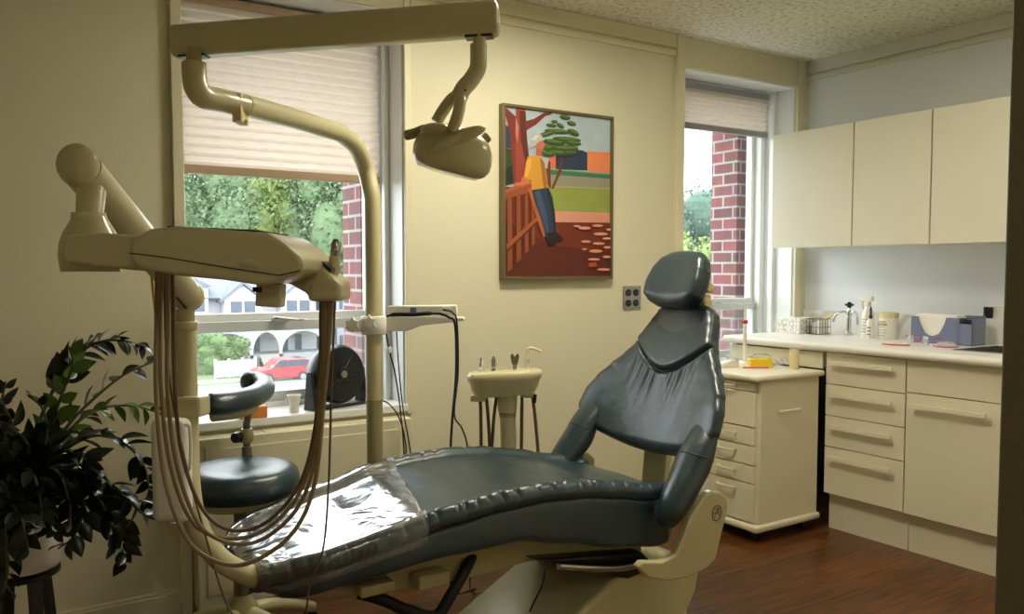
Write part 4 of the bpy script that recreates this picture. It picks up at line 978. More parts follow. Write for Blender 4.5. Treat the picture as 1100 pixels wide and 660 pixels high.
# hoses: pairs from the head underside, drooping and rising to the holders
def hose(pts,r,m,name='hose'):
    return MB().tube(crs([ad(x,y,d) for x,y,d in pts],9),r,10).build(name,m,unit)
hose([(174,292,1.57),(172,340,1.6),(173,420,1.64),(183,500,1.68),(206,560,1.70),(240,578,1.70),(280,572,1.70),(318,536,1.68),(338,480,1.66),(346,400,1.63),(349,322,1.6)],.0042,'hose')
hose([(180,292,1.55),(180,340,1.58),(180,420,1.62),(190,500,1.66),(213,562,1.68),(248,584,1.68),(285,578,1.68),(322,542,1.66),(342,480,1.64),(350,400,1.61),(354,322,1.58)],.0042,'hose')
hose([(169,291,1.6),(168,350,1.6),(168,430,1.6),(178,520,1.6),(203,582,1.6),(240,606,1.6),(275,602,1.6),(315,572,1.6),(338,520,1.6),(348,430,1.6),(357,322,1.58)],.0043,'hose')
hose([(185,293,1.6),(186,340,1.63),(188,420,1.67),(196,490,1.7),(218,548,1.72),(250,570,1.72),(288,560,1.72),(322,520,1.7),(338,462,1.68),(344,390,1.65),(345,322,1.62)],.0040,'hosed')
hose([(176,292,1.6),(181,400,1.75),(200,500,1.9),(222,580,1.95),(240,640,1.95),(258,675,1.95)],.0026,'hosed','thin_line')
hose([(360,322,1.6),(356,420,1.62),(353,520,1.66),(347,590,1.70),(333,628,1.74),(328,670,1.78)],.0022,'hosed','thin_line')
hose([(162,290,1.6),(166,330,1.62),(171,380,1.65)],.0022,'yellow','yellow_line')
hose([(350,322,1.6),(352,380,1.64),(346,440,1.68),(340,475,1.7)],.0046,'hosed')
def adz(d): return d+.22+max(0,d-2.66)*1.2
def adp(x,y,d): return ad(x,y,adz(d))
# ================================================================ CURING LIGHT ARM on the pole
arm=thing('accessory_arm','white accessory arm clamped to the light pole, carrying a flat white device','bracket arm',(pole0.x,pole0.y,at(402,350,pole0.y).z))
zc_=ad(402,349,2.95).z; pc=V((pole0.x,pole0.y,zc_))
b=MB(); b.lathe([(.044,-.032),(.046,-.028),(.046,.028),(.044,.032)],pc,n=28); b.obox(pc-RT*.05-FW*.01,RT,FW,(0,0,1),.035,.028,.022); b.build('clamp','white',arm,bevel=.004)
for (x,y) in ((379,349),(397,347)):
    q=adp(x,y,2.655); b=MB()
    pts=[q+(RT*math.cos(a)+UP*math.sin(a))*(.029 if k%2 else .018) for k,a in enumerate([2*pi*k/12 for k in range(12)])]
    b.prism(pts,-FW*.014); b.tube([q,q+FW*.03],.010,10); b.build('star_knob','white',arm,bevel=.004)
silh('arm_plate',[(408,340),(470,341),(498,341),(499,345),(452,350),(438,356),(408,357)],adz(2.68),.05,arm,'white',.004,3)
dev=thing('curing_device','flat white device with grey button lying on the accessory arm','dental device',adp(452,338,2.70))
silh('device_body',[(416,329),(490,328),(491,337),(489,339),(416,339)],adz(2.68),.045,dev,'white',.004,3)
b=MB(); q=adp(444,333,2.673); b.obox(q,RT,UP,FW,.011,.009,.002); b.build('grey_button','bluebox',dev,bevel=.002)
b=MB(); q=adp(479,332,2.673); b.obox(q,RT,UP,FW,.016,.007,.002); b.build('end_plate','paper',dev,bevel=.002)
b=MB(); b.tube(crs([adp(415,340,2.66),adp(425,338,2.66),adp(445,338,2.66),adp(460,337,2.66),adp(472,337,2.66)],6),[.004]*4+[.007]*16+[.004]*5,10); tag(b.build('black_handpiece','black'),'black handpiece lying along the front of the white device','handpiece')
def cable(pts,r,label,name='power_cable',m='black'):
    if pts[-1].z>.1: pts=pts+[V((pts[-1].x,pts[-1].y,.1)),V((pts[-1].x+.03,pts[-1].y+.02,.006)),V((pts[-1].x+.12,pts[-1].y+.02,.006))]
    return tag(MB().tube(crs(pts,8),r,8).build(name,m),label,'cable')
cable([adp(472,337,2.66),adp(482,341,2.66),adp(489,350,2.66),adp(490,400,2.68),adp(486,450,2.72),adp(484,485,2.76),adp(484,530,2.8)],.0045,'thick black cable dropping from the white device behind the chair')
cable([adp(476,333,2.66),adp(486,336,2.65),adp(491,348,2.65),adp(492,400,2.67),adp(488,445,2.71),adp(496,460,2.74),adp(502,480,2.76),adp(504,520,2.8)],.003,'thin black cable looping off the thick cable below the white device')
cable([adp(415,358,2.72),adp(418,376,2.74),adp(424,400,2.76),adp(430,440,2.80),adp(434,485,2.84),adp(434,520,2.86)],.003,'black cord nearest the pole running down the wall beside the window')
cable([adp(426,357,2.72),adp(428,390,2.76),adp(433,440,2.8),adp(440,480,2.84),adp(444,520,2.86)],.0025,'black cord further from the pole crossing another one')
cable([at(395,432,3.05),at(412,431,3.04),at(424,441,3.04),at(432,458,3.03),at(436,480,3.03),at(436,500,3.04),at(438,560,3.04),V((at(438,560,3.04).x,3.03,.004)),V((at(438,560,3.04).x+.12,3.0,.004))],.0028,'black cord running from the sill over the radiator cover')
b=MB(); b.lathe([(.004,-.012),(.011,-.008),(.011,.006),(.005,.012)],adp(418,376,2.74),n=14); tag(b.build('cable_clip','white'),'small white clip on a black cord under the accessory arm','clip')
# ================================================================ ASSISTANT UNIT behind the chair
au=thing('assistant_unit','cream assistant instrument tray on a post behind the dental chair','dental assistant unit',V((ad(545,470,3.26).x,ad(545,470,3.26).y,.35)))
DA=3.26; KA=DA/2.68
b=MB(); rows=[]; c_=ad(542,404,DA); fh=V((FW.x,FW.y,0)).normalized()
for (s_,z,sh) in ((.90,.018,0),(.99,.014,0),(1.02,.004,0),(1.0,-.008,0),(.94,-.018,0),(.90,-.040,0),(.86,-.046,0),(.83,-.058,0),(.72,-.060,0)):
    row=[]
    for k in range(44):
        a=2*pi*k/44; cu=math.cos(a); su=math.sin(a); u=(abs(cu)**.6)*(1 if cu>0 else -1); w_=(abs(su)**.8)*(1 if su>0 else -1)
        row.append(c_+V((0,0,(z+.006*u)*KA))+RT*.118*KA*s_*u+fh*.078*s_*w_)
    rows.append(row)
MB().grid(rows,closed=True,caps=True).build('tray','cream',au,ang=50)
b=MB(); b.obox(ad(514,427,DA),RT,fh,(0,0,1),.03,.04,.012); b.obox(ad(568,423,DA),RT,fh,(0,0,1),.028,.04,.012); b.build('holder_bars','cream',au,bevel=.006)
pa=ad(545,440,DA)
MB().tube([V((pa.x,pa.y,ad(545,443,DA).z)),V((pa.x,pa.y,ad(545,412,DA).z))],[.036,.041],24).build('post_head','cream',au)
MB().lathe([(.033,-.007),(.033,.007)],V((pa.x,pa.y,ad(545,446,DA).z)),n=24).build('post_ring','creamd',au)
P=[V((pa.x,pa.y,ad(545,444,DA).z)),V((pa.x+.004,pa.y,.60)),V((pa.x+.008,pa.y,.45)),V((pa.x+.01,pa.y-.06,.36)),V((pa.x+.01,2.5,.33))]
MB().tube(crs(P,5),.0305,20).build('post','cream',au)
for i,(x0,y0,x1) in enumerate(((516,424,517),(522,424,527),(534,422,527),(561,420,560),(571,418,579))):
    q=[ad(x0,y0,DA-.01),ad((x0+x1)/2,450,DA),ad(x1,500,DA+.02),ad(x1,530,DA+.04)]
    MB().tube(crs(q,5),.0066,10).build('suction_hose','hosed',au)
b=MB(); b.tube([ad(575,424,DA-.04),ad(574,433,DA-.04)],.007,10); b.build('hose_knob','black',au)
s1=thing('suction_valve','first clear tipped suction valve from the left in the assistant tray','suction valve',ad(516,400,DA),'instruments in the assistant tray')
MB().lathe([(.008,-.01),(.010,.0),(.009,.02),(.006,.03),(.007,.045)],ad(517,397,DA),n=16).build('valve_body','clear',s1)
b=MB(); b.tube([ad(516,394,DA-.01),ad(517,385,DA-.01)],.004,8); b.build('valve_lever','steel',s1)
s2=thing('suction_valve','second suction valve with a ribbed cream cap, in the assistant tray','suction valve',ad(530,400,DA),'instruments in the assistant tray')
MB().lathe([(.009,-.01),(.010,.0),(.007,.006),(.009,.014),(.007,.022),(.009,.03),(.008,.042),(.005,.05)],ad(530,397,DA),n=16).build('valve_body','steel',s2)
MB().lathe([(.0065,.0),(.0065,.02)],ad(530,390,DA),n=16).build('valve_cap','creamd',s2)
s3=thing('air_water_syringe','steel syringe with twin buttons standing in the assistant tray','handpiece',ad(553,398,DA),'instruments in the assistant tray')
b=MB(); b.tube([ad(553,402,DA),ad(553,392,DA)],.008,14); b.prism([ad(550,392,DA)-fh*.006,ad(556,392,DA)-fh*.006,ad(558,383,DA)-fh*.006,ad(556,379,DA)-fh*.006,ad(553,383,DA)-fh*.006,ad(550,379,DA)-fh*.006,ad(548,383,DA)-fh*.006],fh*.012); b.build('syringe_body','steel',s3,bevel=.002)
s4=thing('saliva_ejector','white bent tube suction tip standing at the right of the assistant tray','suction tip',ad(567,396,DA),'instruments in the assistant tray')
MB().tube([ad(567,400,DA),ad(567,386,DA)],.0065,12).build('clear_sleeve','clear',s4)
MB().tube(crs([ad(566,388,DA),ad(566,378,DA),ad(569,374.5,DA),ad(575,375,DA),ad(581,378,DA)],7),.0055,12).build('bent_tip','beige',s4)
b=MB(); b.tube([ad(535,397.5,DA-.02),ad(549,396,DA-.02)],.0016,6); tag(b.build('dental_mirror','steel'),'thin steel instrument lying flat on the assistant tray','instrument')
# ================================================================ STOOL
sc=at(258,524,2.78); st=thing('assistant_stool','teal leather assistant stool with a curved padded armrest, below the wide window','stool',(sc.x,sc.y,0))
zs_=.605; sr=.19
prof=[(sr*.82,-.095),(sr*.97,-.080),(sr*1.0,-.055),(sr*1.0,-.035),(sr*.97,-.015),(sr*.90,-.003),(sr*.75,.003),(sr*.4,.002),(.01,.0)]
MB().lathe(prof,(sc.x,sc.y,zs_),n=56).build('seat','leather',st,ang=70)
MB().lathe([(sr*.80,-.115),(sr*.86,-.108),(sr*.86,-.092),(sr*.5,-.09)],(sc.x,sc.y,zs_),n=40).build('seat_pan','creamd',st)
MB().lathe([(.026,.13),(.026,.30),(.022,.31),(.022,.50)],(sc.x,sc.y,0),n=24).build('gas_column','stoolpost',st)
b=MB(); b.lathe([(.05,.09),(.055,.10),(.05,.14),(.03,.17),(.028,.18)],(sc.x,sc.y,0),n=28); b.build('base_hub','creamd',st)
b=MB(); b.lathe([(.034,.235),(.036,.245),(.030,.255)],(sc.x,sc.y,0),n=24); b.build('column_collar','blackr',st)
for k in range(5):
    a=2*pi*k/5+rad(-62); d_=V((math.cos(a),math.sin(a),0)); c_=V((sc.x,sc.y,0)); sd_=d_.cross(V((0,0,1)))
    if (c_+d_*.3).y>3.04: pass
    lg=MB().tube(crs([c_+d_*.03+V((0,0,.122)),c_+d_*.12+V((0,0,.112)),c_+d_*.235+V((0,0,.075)),c_+d_*.26+V((0,0,.062))],5),[.024]*6+[.019]*10,14).build('leg','cream',st)
    b=MB(); e=c_+d_*.25; b.tube([e+sd_*.016+V((0,0,.026)),e+sd_*.004+V((0,0,.026))],.026,18); b.tube([e-sd_*.016+V((0,0,.026)),e-sd_*.004+V((0,0,.026))],.026,18); b.tube([e-sd_*.016+V((0,0,.026)),e+sd_*.016+V((0,0,.026))],.008,10); b.build('caster','blackr',lg)
ap=at(265,470,2.92); zA=at(265,452,2.92).z
b=MB(); b.tube([V((ap.x,ap.y,.49)),V((ap.x,ap.y,zA))],.0125,14); b.box((sc.x-.02,sc.y,.484),(sc.x+.02,ap.y+.015,.494)); b.tube([V((ap.x,ap.y,.49)),V((ap.x,ap.y,at(265,480,2.92).z))],.0175,16); b.build('arm_post','stoolpost',st)
b=MB(); zk=at(265,468,2.92).z; b.lathe([(.018,-.024),(.024,-.014),(.024,.014),(.018,.024)],(ap.x,ap.y,zk),n=20); b.build('arm_clamp','creamd',st)
b=MB(); b.tube([V((ap.x-.02,ap.y-.02,zk+.003)),V((ap.x-.035,ap.y-.03,zk+.003))],.006,8); b.tube([V((ap.x-.035,ap.y-.028,zk+.003)),V((ap.x-.052,ap.y-.04,zk+.003))],[.020,.017],14); b.build('clamp_knob','black',st)
ar=[at(221,435,2.66),at(236,434,2.66),at(254,431,2.69),at(270,427,2.74),at(281,421,2.82),at(284,415,2.90),at(279,411,2.96),at(270,410,2.98),at(262,411,2.97)]
zz_=sum(p.z for p in ar)/len(ar)
C=crs(ar,7); n=len(C); rs=[.037]*n
for i,f in enumerate((.55,.85,.96)): rs[i]=.036*f; rs[-1-i]=.033*f
MB().tube(C,rs,22,flat=.92).build('armrest_pad','leather',st,ang=80)
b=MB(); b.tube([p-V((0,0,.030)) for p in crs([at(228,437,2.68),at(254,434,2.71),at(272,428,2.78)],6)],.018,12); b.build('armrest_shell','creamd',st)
b=MB(); b.tube([V((ap.x,ap.y,zA-.01)),at(268,440,2.80)+V((0,0,.0))],.012,12); b.build('armrest_bracket','stoolpost',st)
# ================================================================ POTTED PLANT
pot=at(22,612,2.42); py=2.42; pz=pot.z
plant=thing('potted_plant','large dark green arching plant in a white pot at the left wall','plant',(pot.x,py,pz))
cx_=pot.x
MB().lathe([(.060,.0),(.088,.008),(.104,.03),(.110,.07),(.112,.12),(.106,.124),(.102,.112),(.098,.09)],(cx_,py,pz),n=44).build('pot','white',plant)
MB().lathe([(.101,.098),(.06,.104),(.01,.106)],(cx_,py,pz),n=30).build('soil','soil',plant)
pr_=random.Random(11)
def leaflet(b,p,dirv,up,L,W,mi=0):
    d=dirv.normalized(); s=d.cross(up).normalized(); n=s.cross(d)
    vs=[];fs=[]; K=6
    for i in range(K+1):
        t=i/K; w=W*math.sin(pi*min(1,t**.8))*(1 if t<.99 else 0)+.0004; c=p+d*L*t-n*L*.18*t*t
        vs+= [c-s*w+n*w*.35,c,c+s*w+n*w*.35]
    for i in range(K): 
        a=i*3; fs+=[(a,a+1,a+4,a+3),(a+1,a+2,a+5,a+4)]
    b.add(vs,fs,mi)
def frond(pts,L=.055,start=.25,young=False,dens=.022,r=.006,seed=0,W=.28):
    rg=random.Random(seed); C=crs(pts,14); b=MB(); n=len(C)
    b.tube(C,[r*(1-.65*i/(n-1)) for i in range(n)],8,0)
    acc=0; side=1; tot=sum((C[i+1]-C[i]).length for i in range(n-1)); run=0
    for i in range(n-1):
        sgl=(C[i+1]-C[i]); run+=sgl.length; acc+=sgl.length
        if run/tot<start: acc=0; continue
        while acc>dens:
            acc-=dens; side=-side; t=sgl.normalized(); ref=V((0,0,1)) if abs(t.z)<.8 else V((FW.x,FW.y,0))
            s=t.cross(ref).normalized(); up=s.cross(t)
            if rg.random()<.5: dr=t*.75+s*side*.8+up*rg.uniform(-.1,.5)
            else: dr=t*.7+up*side*.8+s*rg.uniform(-.4,.4)
            f=L*1.32*rg.uniform(.75,1.1)*(1-.35*(run/tot)**3)
            leaflet(b,C[i],dr,(up+s*rg.uniform(-.6,.6)),f,f*W*rg.uniform(.85,1.15),1)
    return b.build('frond',['stem','leafb' if young else 'leafp'],plant,ang=180)
bs=V((cx_,py,pz+.095))
def fp(*q): return [bs+V((pr_.uniform(-.05,.05),pr_.uniform(-.04,.04),0))]+[at(x,y,Y) for x,y,Y in q]
FR=[([(35,480,2.42),(52,430,2.42),(75,392,2.42),(100,370,2.40),(130,366,2.38),(158,374,2.36)],.055,.55,False,.009),
 ([(40,500,2.35),(55,455,2.33),(68,420,2.32),(78,392,2.32),(74,372,2.32)],.055,.45,True,.020),
 ([(45,500,2.45),(75,455,2.48),(105,425,2.50),(135,402,2.52),(172,386,2.55)],.055,.4,False,.03),
 ([(48,500,2.40),(75,462,2.42),(105,440,2.44),(140,436,2.46),(172,444,2.48)],.052,.45,True,.020),
 ([(50,505,2.38),(75,480,2.38),(105,468,2.38),(135,478,2.38),(155,502,2.38),(162,540,2.38)],.058,.3,False,.013),
 ([(50,520,2.40),(80,505,2.40),(105,520,2.40),(125,555,2.40),(134,608,2.40)],.058,.35,False,.015),
 ([(55,510,2.30),(90,500,2.28),(125,525,2.26),(155,553,2.25),(182,562,2.24)],.060,.35,False,.015),
 ([(45,520,2.35),(70,505,2.30),(90,540,2.28),(80,575,2.28),(62,590,2.28)],.055,.3,False,.015),
 ([(25,500,2.35),(10,450,2.3),(-10,420,2.3),(-40,415,2.3)],.055,.35,False,.017),
 ([(15,520,2.3),(-5,500,2.28),(-20,540,2.25),(-22,600,2.25)],.055,.25,False,.016),
 ([(20,540,2.25),(10,510,2.2),(6,550,2.18),(8,610,2.16),(4,640,2.16)],.058,.25,False,.014),
 ([(30,520,2.3),(30,480,2.25),(12,462,2.22),(-5,470,2.2)],.055,.2,False,.014),
 ([(35,540,2.28),(48,505,2.22),(64,510,2.2),(74,540,2.2),(76,570,2.2)],.055,.2,False,.014),
 ([(28,540,2.32),(38,500,2.3),(50,470,2.3),(46,440,2.3),(30,425,2.3)],.052,.2,False,.015),
 ([(22,545,2.3),(20,515,2.22),(32,505,2.18),(42,530,2.16),(45,565,2.15)],.056,.2,False,.013),
 ([(20,560,2.3),(12,540,2.2),(24,560,2.14),(30,590,2.13)],.055,.1,False,.012),
 ([(20,500,2.4),(14,470,2.4),(2,440,2.4),(6,410,2.4)],.052,.2,False,.015),
 ([(18,560,2.3),(2,530,2.24),(-8,560,2.2),(-4,610,2.18)],.056,.15,False,.012),
 ([(30,555,2.3),(40,540,2.2),(52,548,2.16),(56,575,2.14)],.056,.1,False,.012),
 ([(24,540,2.3),(18,500,2.25),(2,480,2.2),(-10,500,2.18),(-12,560,2.18)],.056,.15,False,.012),
 ([(36,530,2.35),(60,490,2.3),(84,486,2.28),(98,505,2.28)],.054,.2,False,.014),
 ([(40,530,2.35),(62,520,2.3),(100,530,2.27),(118,560,2.26),(120,590,2.26)],.055,.2,False,.014)]
for i,(q,L,stt,yg,dn) in enumerate(FR): frond(fp(*q),L,stt,yg,dn,seed=i)
stand=thing('plant_stand','low plant stand with straight black legs under the white pot','plant stand',(cx_,py,0))
b=MB(); b.lathe([(.085,pz-.014),(.09,pz-.010),(.09,pz-.001)],(cx_,py,0),n=30); b.build('stand_ring','black',stand)
for k in range(4):
    a=2*pi*k/4+rad(25); d_=V((math.cos(a),math.sin(a),0)); t_=d_.cross(V((0,0,1)))
    p0=V((cx_,py,pz-.012))+d_*.06; p1=V((cx_,py,0))+d_*.105
    b=MB(); b.prism([p0-t_*.014-d_*.009,p0+t_*.014-d_*.009,p0+t_*.014+d_*.009,p0-t_*.014+d_*.009],p1-p0); b.build('leg','black',stand,bevel=.002)
# ================================================================ OUTSIDE
M['grass']=mat('lawn',S(84,104,66),.9,var=.2,vscale=.5); M['road']=mat('asphalt',S(112,112,116),.9,var=.08,vscale=.4); M['curb']=mat('concrete_walk',S(140,138,134),.9)
M['siding']=mat('white_siding',S(168,168,172),.7); M['siding2']=mat('grey_siding',S(128,132,140),.7); M['roof']=mat('grey_shingle',S(100,104,114),.85,var=.15,vscale=3); M['pane']=mat('dark_pane',S(58,68,82),.15)
M['carred']=mat('red_car_paint',S(150,30,42),.2,coat=1,var=.02); M['tyre']=mat('tyre',S(40,40,44),.8); M['carglass']=mat('car_glass',S(60,72,84),.08)
for nme,c in (('leaf_a',(86,106,74)),('leaf_b',(62,86,74)),('leaf_c',(118,136,78)),('leaf_h',(84,112,62))): M[nme]=mat(nme,S(*c),.8,var=.55,vscale=2.2)
M['edge']=mat('worktop_edge',S(238,232,214),.35)
M['bark']=mat('tree_bark',S(90,78,66),.9)
GZ=-6.0
b=MB(); b.box((-60,8,GZ-.3),(160,160,GZ)); struct(b,'ground','grass',smooth=False)
b=MB(); b.box((-60,30,GZ),(160,53.0,GZ+.02)); tag(b.build('street','road',smooth=False),None,None,kind='structure')
b=MB(); b.box((-60,55.2,GZ),(160,56.6,GZ+.05)); b.box((-60,53.0,GZ),(160,53.3,GZ+.12)); tag(b.build('sidewalk','curb',smooth=False),None,None,kind='structure')
# porch house
YH=63.
def hx(px): return at(px,350,YH).x
def hz(px,py,Y=None): return at(px,py,Y or YH).z
x0,x1=hx(196),hx(352); HZ=lambda y,px=290: at(px,y,YH).z
house=thing('porch_house','white house with an arched porch and two gables across the street','house',((x0+x1)/2,YH+4,GZ))
zp=HZ(352); zt2=HZ(345); zu=HZ(305)
def arches(b,xa,xb,ztop,ybase,ar):
    xs=sorted(set([xa,xb]+[c+w*math.sin(t) for c,w,zs,rz in ar for t in [(-1+2*k/16)*pi/2 for k in range(17)]]))
    def low(x):
        for c,w,zs,rz in ar:
            if abs(x-c)<=w+1e-6: return zs+rz*math.sqrt(max(0,1-((x-c)/w)**2))
        return None
    for a,c in zip(xs,xs[1:]):
        m=(a+c)/2; l=low(m)
        if l is None: b.box((a,ybase,GZ),(c,ybase+.35,ztop))
        else: 
            la,lc=low(a+1e-4) or l,low(c-1e-4) or l
            b.prism([V((a,ybase,la)),V((c,ybase,lc)),V((c,ybase,ztop)),V((a,ybase,ztop))],(0,.35,0))
b=MB(); zs_h=HZ(378); rz=HZ(357)-zs_h
ARC=[(hx(210),hx(214)-hx(206),zs_h,rz),(hx(245.5),hx(268)-hx(245.5),zs_h,rz),(hx(286),hx(300)-hx(286),zs_h,rz),(hx(326),hx(349)-hx(326.5),zs_h,rz)]
arches(b,x0,x1,HZ(351),YH,ARC); b.build('porch_arcade','siding',house,smooth=False)
b=MB(); b.box((x0-.5,YH-.4,HZ(351)),(x1+.5,YH+2.6,HZ(345))); b.build('porch_roof','siding',house,smooth=False)
b=MB(); b.box((x0,YH,GZ),(x1,YH+2.5,GZ+.9)); b.box((hx(222),YH-.1,GZ+.9),(hx(268),YH,HZ(393))); b.box((hx(304),YH-.1,GZ+.9),(hx(349),YH,HZ(393))); b.build('porch_base','siding2',house,smooth=False)
b=MB(); b.box((x0,YH+2.5,GZ),(x1,YH+8,HZ(318))); b.build('house_wall','siding',house,smooth=False)
for k,(pa,pb_2) in enumerate(((232,240),(248,256),(313,320),(328,335))):
    b=MB(); b.box((hx(pa),YH+2.42,HZ(385)),(hx(pb_2),YH+2.5,HZ(363))); f_=b.build('window','pane',house,smooth=False)
b=MB(); b.box((hx(280),YH+2.4,HZ(398)),(hx(289),YH+2.5,HZ(364))); b.build('front_door','pane',house,smooth=False)
b=MB(); 
for k in range(5): b.box((hx(276),YH-.5-.3*(5-k),GZ),(hx(296),YH-.2-.3*(5-k)+.3,GZ+.18*(k+1)))
b.build('steps','curb',house,smooth=False)
b=MB(); xm=(x0+x1)/2
b.prism([V((x0-.4,YH+1.5,HZ(320))),V((x1+.4,YH+1.5,HZ(320))),V((x1-1,YH+7,HZ(282))),V((x0+1,YH+7,HZ(282)))],(0,.4,-.2)); b.build('roof','roof',house,smooth=False)
for (pl,pr_2,pt) in ((246,286,306),(308,344,306)):
    xa,xb=hx(pl),hx(pr_2); m_=(xa+xb)/2; zA_,zB_,zT_=HZ(340),HZ(322),HZ(pt)
    g=MB().prism([V((xa,YH+1.2,zA_)),V((xb,YH+1.2,zA_)),V((xb,YH+1.2,zB_)),V((m_,YH+1.2,zT_)),V((xa,YH+1.2,zB_))],(0,4,0)).build('gable','siding',house,smooth=False)
    b=MB(); 
    for s in (-1,1):
        e=xa-.3 if s<0 else xb+.3
        b.prism([V((e,YH+.9,zB_-.2)),V((m_,YH+.9,zT_+.05)),V((m_,YH+.9,zT_+.3)),V((e,YH+.9,zB_+.05))],(0,4.4,0))
    b.build('gable_roof','roof',g,smooth=False)
    b=MB(); b.box((m_-.9,YH+1.12,HZ(336)),(m_-.1,YH+1.2,HZ(324))); b.box((m_+.1,YH+1.12,HZ(336)),(m_+.9,YH+1.2,HZ(324))); b.build('gable_window','pane',g,smooth=False)
xa,xb=hx(196),hx(230)
g=MB().box((xa,YH+1.6,HZ(342)),(xb,YH+5,HZ(308))).build('side_bay','siding',house,smooth=False)
b=MB(); b.box((xa+1.1,YH+1.5,HZ(334)),(xa+1.9,YH+1.6,HZ(318))); b.build('bay_window','pane',g,smooth=False)
b=MB(); m_=(xa+xb)/2; b.prism([V((xa-.3,YH+1.3,HZ(308))),V((xb+.3,YH+1.3,HZ(308))),V((m_,YH+1.3,HZ(298)))],(0,4,0)); b.build('bay_roof','roof',g,smooth=False)
# second house to the right
x2,x3=hx(367),hx(420)
h2=thing('neighbour_house','pale grey house at the right edge of the wide window view','house',((x2+x3)/2,YH+4,GZ))
b=MB(); b.box((x2,YH+1,GZ),(x3,YH+8,HZ(318))); b.build('house_wall','siding2',h2,smooth=False)
b=MB(); b.prism([V((x2-.5,YH+.6,HZ(318))),V((x3+.5,YH+.6,HZ(318))),V(((x2+x3)/2,YH+.6,HZ(296)))],(0,7.6,0)); b.build('roof','roof',h2,smooth=False)
for (a_,c_) in ((370,373),(376,380),(384,390)):
    for (t_,u_) in ((335,325),(385,365)): MB().box((hx(a_),YH+.9,HZ(t_)),(hx(c_),YH+1,HZ(u_))).build('window','pane',h2,smooth=False)
def foliage(name,label,cat,c,rx,ry,rz_,n,ls,m,seed,group=None,trunk=True):
    rg=random.Random(seed); t=thing(name,label,cat,(c[0],c[1],GZ),group)
    b=MB(); blobs=[(rg.uniform(-.55,.55),rg.uniform(-.55,.55),rg.uniform(-.6,.7),rg.uniform(.28,.5)) for k in range(22)]
    for k in range(n):
        bx,by,bz,br=rg.choice(blobs); th=rg.uniform(0,2*pi); ph=math.acos(rg.uniform(-1,1)); q=br*rg.uniform(.8,1.05)
        p=V((c[0]+(bx+q*math.sin(ph)*math.cos(th))*rx,c[1]+(by+q*math.sin(ph)*math.sin(th))*ry,c[2]+(bz+q*math.cos(ph))*rz_))
        n_=V((rg.uniform(-1,1),rg.uniform(-1,1),rg.uniform(-.2,1))).normalized(); u=n_.orthogonal().normalized(); w=n_.cross(u); s=ls*rg.uniform(.6,1.3)
        b.add([p-u*s,p-w*s*.6,p+u*s,p+w*s*.6],[(0,1,2,3)])
    for (bx,by,bz,br) in blobs:
        b.ell((c[0]+bx*rx,c[1]+by*ry,c[2]+bz*rz_),(rx*br*.7,0,0),(0,ry*br*.7,0),(0,0,rz_*br*.7),14,9)
    b.build('crown',m,t,smooth=False)
    if trunk: MB().tube([V((c[0],c[1],GZ)),V((c[0],c[1],c[2]))],[rx*.07,rx*.04],10).build('trunk','bark',t)
TR=[(205,262,76,7,8,'leaf_a','dense'),(240,268,90,8,6.5,'leaf_b','dark'),(262,232,98,7.5,7.5,'leaf_b','tall bluish'),(300,246,83,8,9.5,'leaf_c','yellow green'),(335,238,105,8,9,'leaf_b','broad'),(362,244,76,5.5,9,'leaf_a','rounded'),(388,238,92,8,9.5,'leaf_b','far'),(225,275,113,9,6,'leaf_a','low')]
LB=['dense mid green tree at the left edge of the wide window view','dark green tree standing behind the porch house roof','tall bluish green tree left of the yellow green tree','bright yellow green tree at the middle of the wide window view','broad bluish green tree right of the yellow green tree','rounded mid green tree above the right of the porch house','far bluish tree behind the brick edge of the wide window','low green tree far behind the left end of the porch house']
for k,(px,py,Y,rx,rz_,m,_) in enumerate(TR):
    c=at(px,py,Y); foliage('leafy_tree',LB[k],'tree',(c.x,c.y,c.z),rx,rx*.35,rz_,11000,.24,m,20+k,'trees behind the houses')
for k,(px,py,Y,rx,rz_,m,lab) in enumerate(((738,285,60,7,7,'leaf_b','bluish green tree low in the narrow window beside the brick'),(757,305,52,4.5,5,'leaf_c','light green tree behind the headrest in the narrow window'),(722,300,70,8,9,'leaf_a','green tree at the left edge of the narrow window'))):
    c=at(px,py,Y); foliage('leafy_tree',lab,'tree',(c.x,c.y,c.z),rx,rx*.8,rz_,9000,.22,m,40+k,'trees seen in the narrow window')
c=at(236,383,60.5); foliage('hedge','rounded bright green hedge before the porch house','hedge',(c.x,c.y,GZ+1.25),2.3,1.2,1.6,3500,.12,'leaf_h',60,trunk=False)
# picket fence
fa,fb=at(232,402,57.5).x,at(275,402,57.5).x
fen=thing('picket_fence','white picket fence in front of the green hedge','fence',((fa+fb)/2,57.5,GZ))
n=26
for k in range(n):
    x=fa+(fb-fa)*k/(n-1); w=.045; 
    MB().prism([V((x-w,57.5,GZ+.08)),V((x+w,57.5,GZ+.08)),V((x+w,57.5,GZ+1.12)),V((x,57.5,GZ+1.22)),V((x-w,57.5,GZ+1.12))],(0,.03,0)).build('picket','siding',fen,smooth=False)
for z in (.35,.9): MB().box((fa,57.53,GZ+z),(fb,57.58,GZ+z+.09)).build('rail','siding',fen,smooth=False)
for k in range(4):
    x=fa+(fb-fa)*k/3; MB().box((x-.08,57.55,GZ),(x+.08,57.7,GZ+1.3)).build('post','siding',fen,smooth=False)
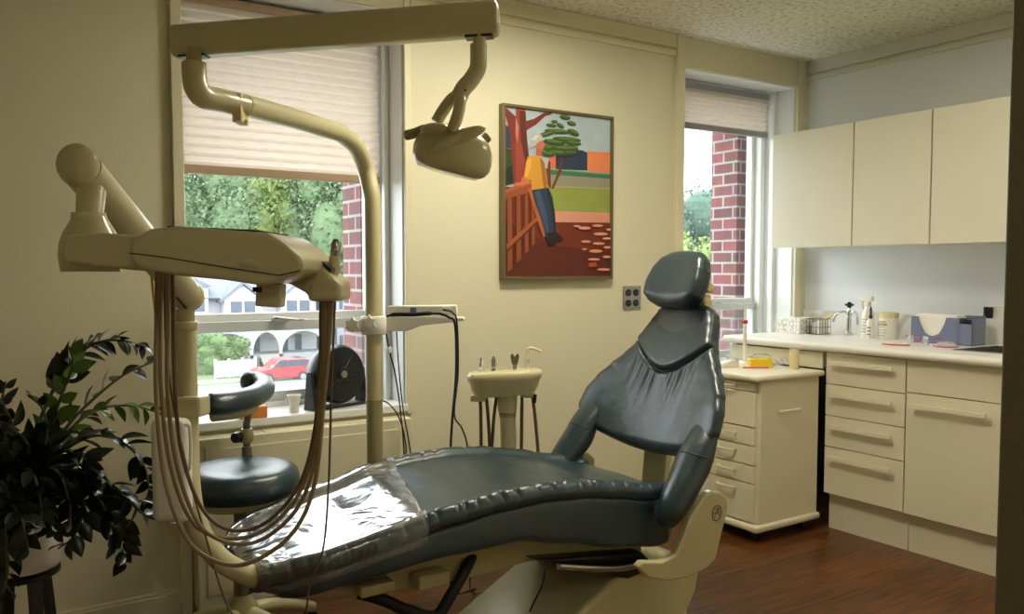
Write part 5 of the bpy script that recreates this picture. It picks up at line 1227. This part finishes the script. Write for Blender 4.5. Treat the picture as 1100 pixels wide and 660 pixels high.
# red car
ca_,cb_=at(272,400,54).x,at(333,400,54).x; cl=cb_-ca_
car=thing('red_car','red station wagon parked across the street','car',((ca_+cb_)/2,54,GZ))
def cpt(t,z): return V((ca_+cl*t,53.2,GZ+z))
prof=[(0,.35),(0,.72),(.04,.86),(.25,.98),(.36,1.42),(.42,1.52),(.86,1.50),(.95,1.36),(.99,.98),(1,.5),(.97,.32),(.88,.30),(.86,.45),(.80,.55),(.74,.45),(.72,.28),(.28,.28),(.26,.45),(.20,.55),(.14,.45),(.12,.30)]
MB().prism([cpt(t,z) for t,z in prof],(0,1.7,0)).build('car_body','carred',car,bevel=.06,ang=50)
b=MB()
for pts in ([(.30,1.02),(.385,1.42),(.52,1.44),(.52,1.02)],[(.54,1.02),(.54,1.44),(.70,1.44),(.70,1.02)],[(.72,1.02),(.72,1.44),(.86,1.42),(.93,1.06)]):
    b.prism([cpt(t,z)-V((0,.012,0)) for t,z in pts],(0,.03,0))
b.build('side_windows','carglass',car,smooth=False)
for t in (.20,.80):
    for y in (53.18,54.75): 
        c_=cpt(t,.33); w_=MB().tube([V((c_.x,y,c_.z)),V((c_.x,y+.2,c_.z))],.33,24).build('wheel','tyre',car)
        MB().tube([V((c_.x,y-.02,c_.z)),V((c_.x,y+.05,c_.z))],.19,16).build('hub_cap','steel',w_)
# ================================================================ LIGHT, CAMERA
w=bpy.data.worlds.new('sky'); scn.world=w; w.use_nodes=True; N=w.node_tree.nodes; L=w.node_tree.links
bg=N['Background']; tc=N.new('ShaderNodeTexCoord'); sp=N.new('ShaderNodeSeparateXYZ'); r=N.new('ShaderNodeValToRGB'); e=r.color_ramp.elements
e[0].position=.0; e[0].color=(.80,.86,.92,1); e[1].position=.5; e[1].color=(.92,.97,1.0,1)
L.new(tc.outputs['Generated'],sp.inputs[0]); L.new(sp.outputs[2],r.inputs[0]); L.new(r.outputs[0],bg.inputs[0]); bg.inputs[1].default_value=5.6
for k,(x0_,x1_,z0_,z1_) in enumerate((W1,W2)):
    l=bpy.data.lights.new('window_portal','AREA'); l.shape='RECTANGLE'; l.size=x1_-x0_; l.size_y=z1_-z0_; l.cycles.is_portal=True
    o=bpy.data.objects.new('window_portal',l); COL.objects.link(o); o.location=((x0_+x1_)/2,DO+.30,(z0_+z1_)/2); o.rotation_euler=(-pi/2,0,0)
cam=bpy.data.cameras.new('camera'); co=bpy.data.objects.new('camera',cam); COL.objects.link(co); scn.camera=co
cam.sensor_width=36; cam.lens=36*F/1100; cam.clip_start=.05; cam.clip_end=500; cam.shift_y=(CY-330)/1100
co.location=(0,0,CH); co.rotation_euler=Matrix((RT,UP,-FW)).transposed().to_euler()
vs=scn.view_settings; vs.view_transform='Standard'; vs.look='None'; vs.exposure=.5; vs.gamma=1; vs.use_curve_mapping=False
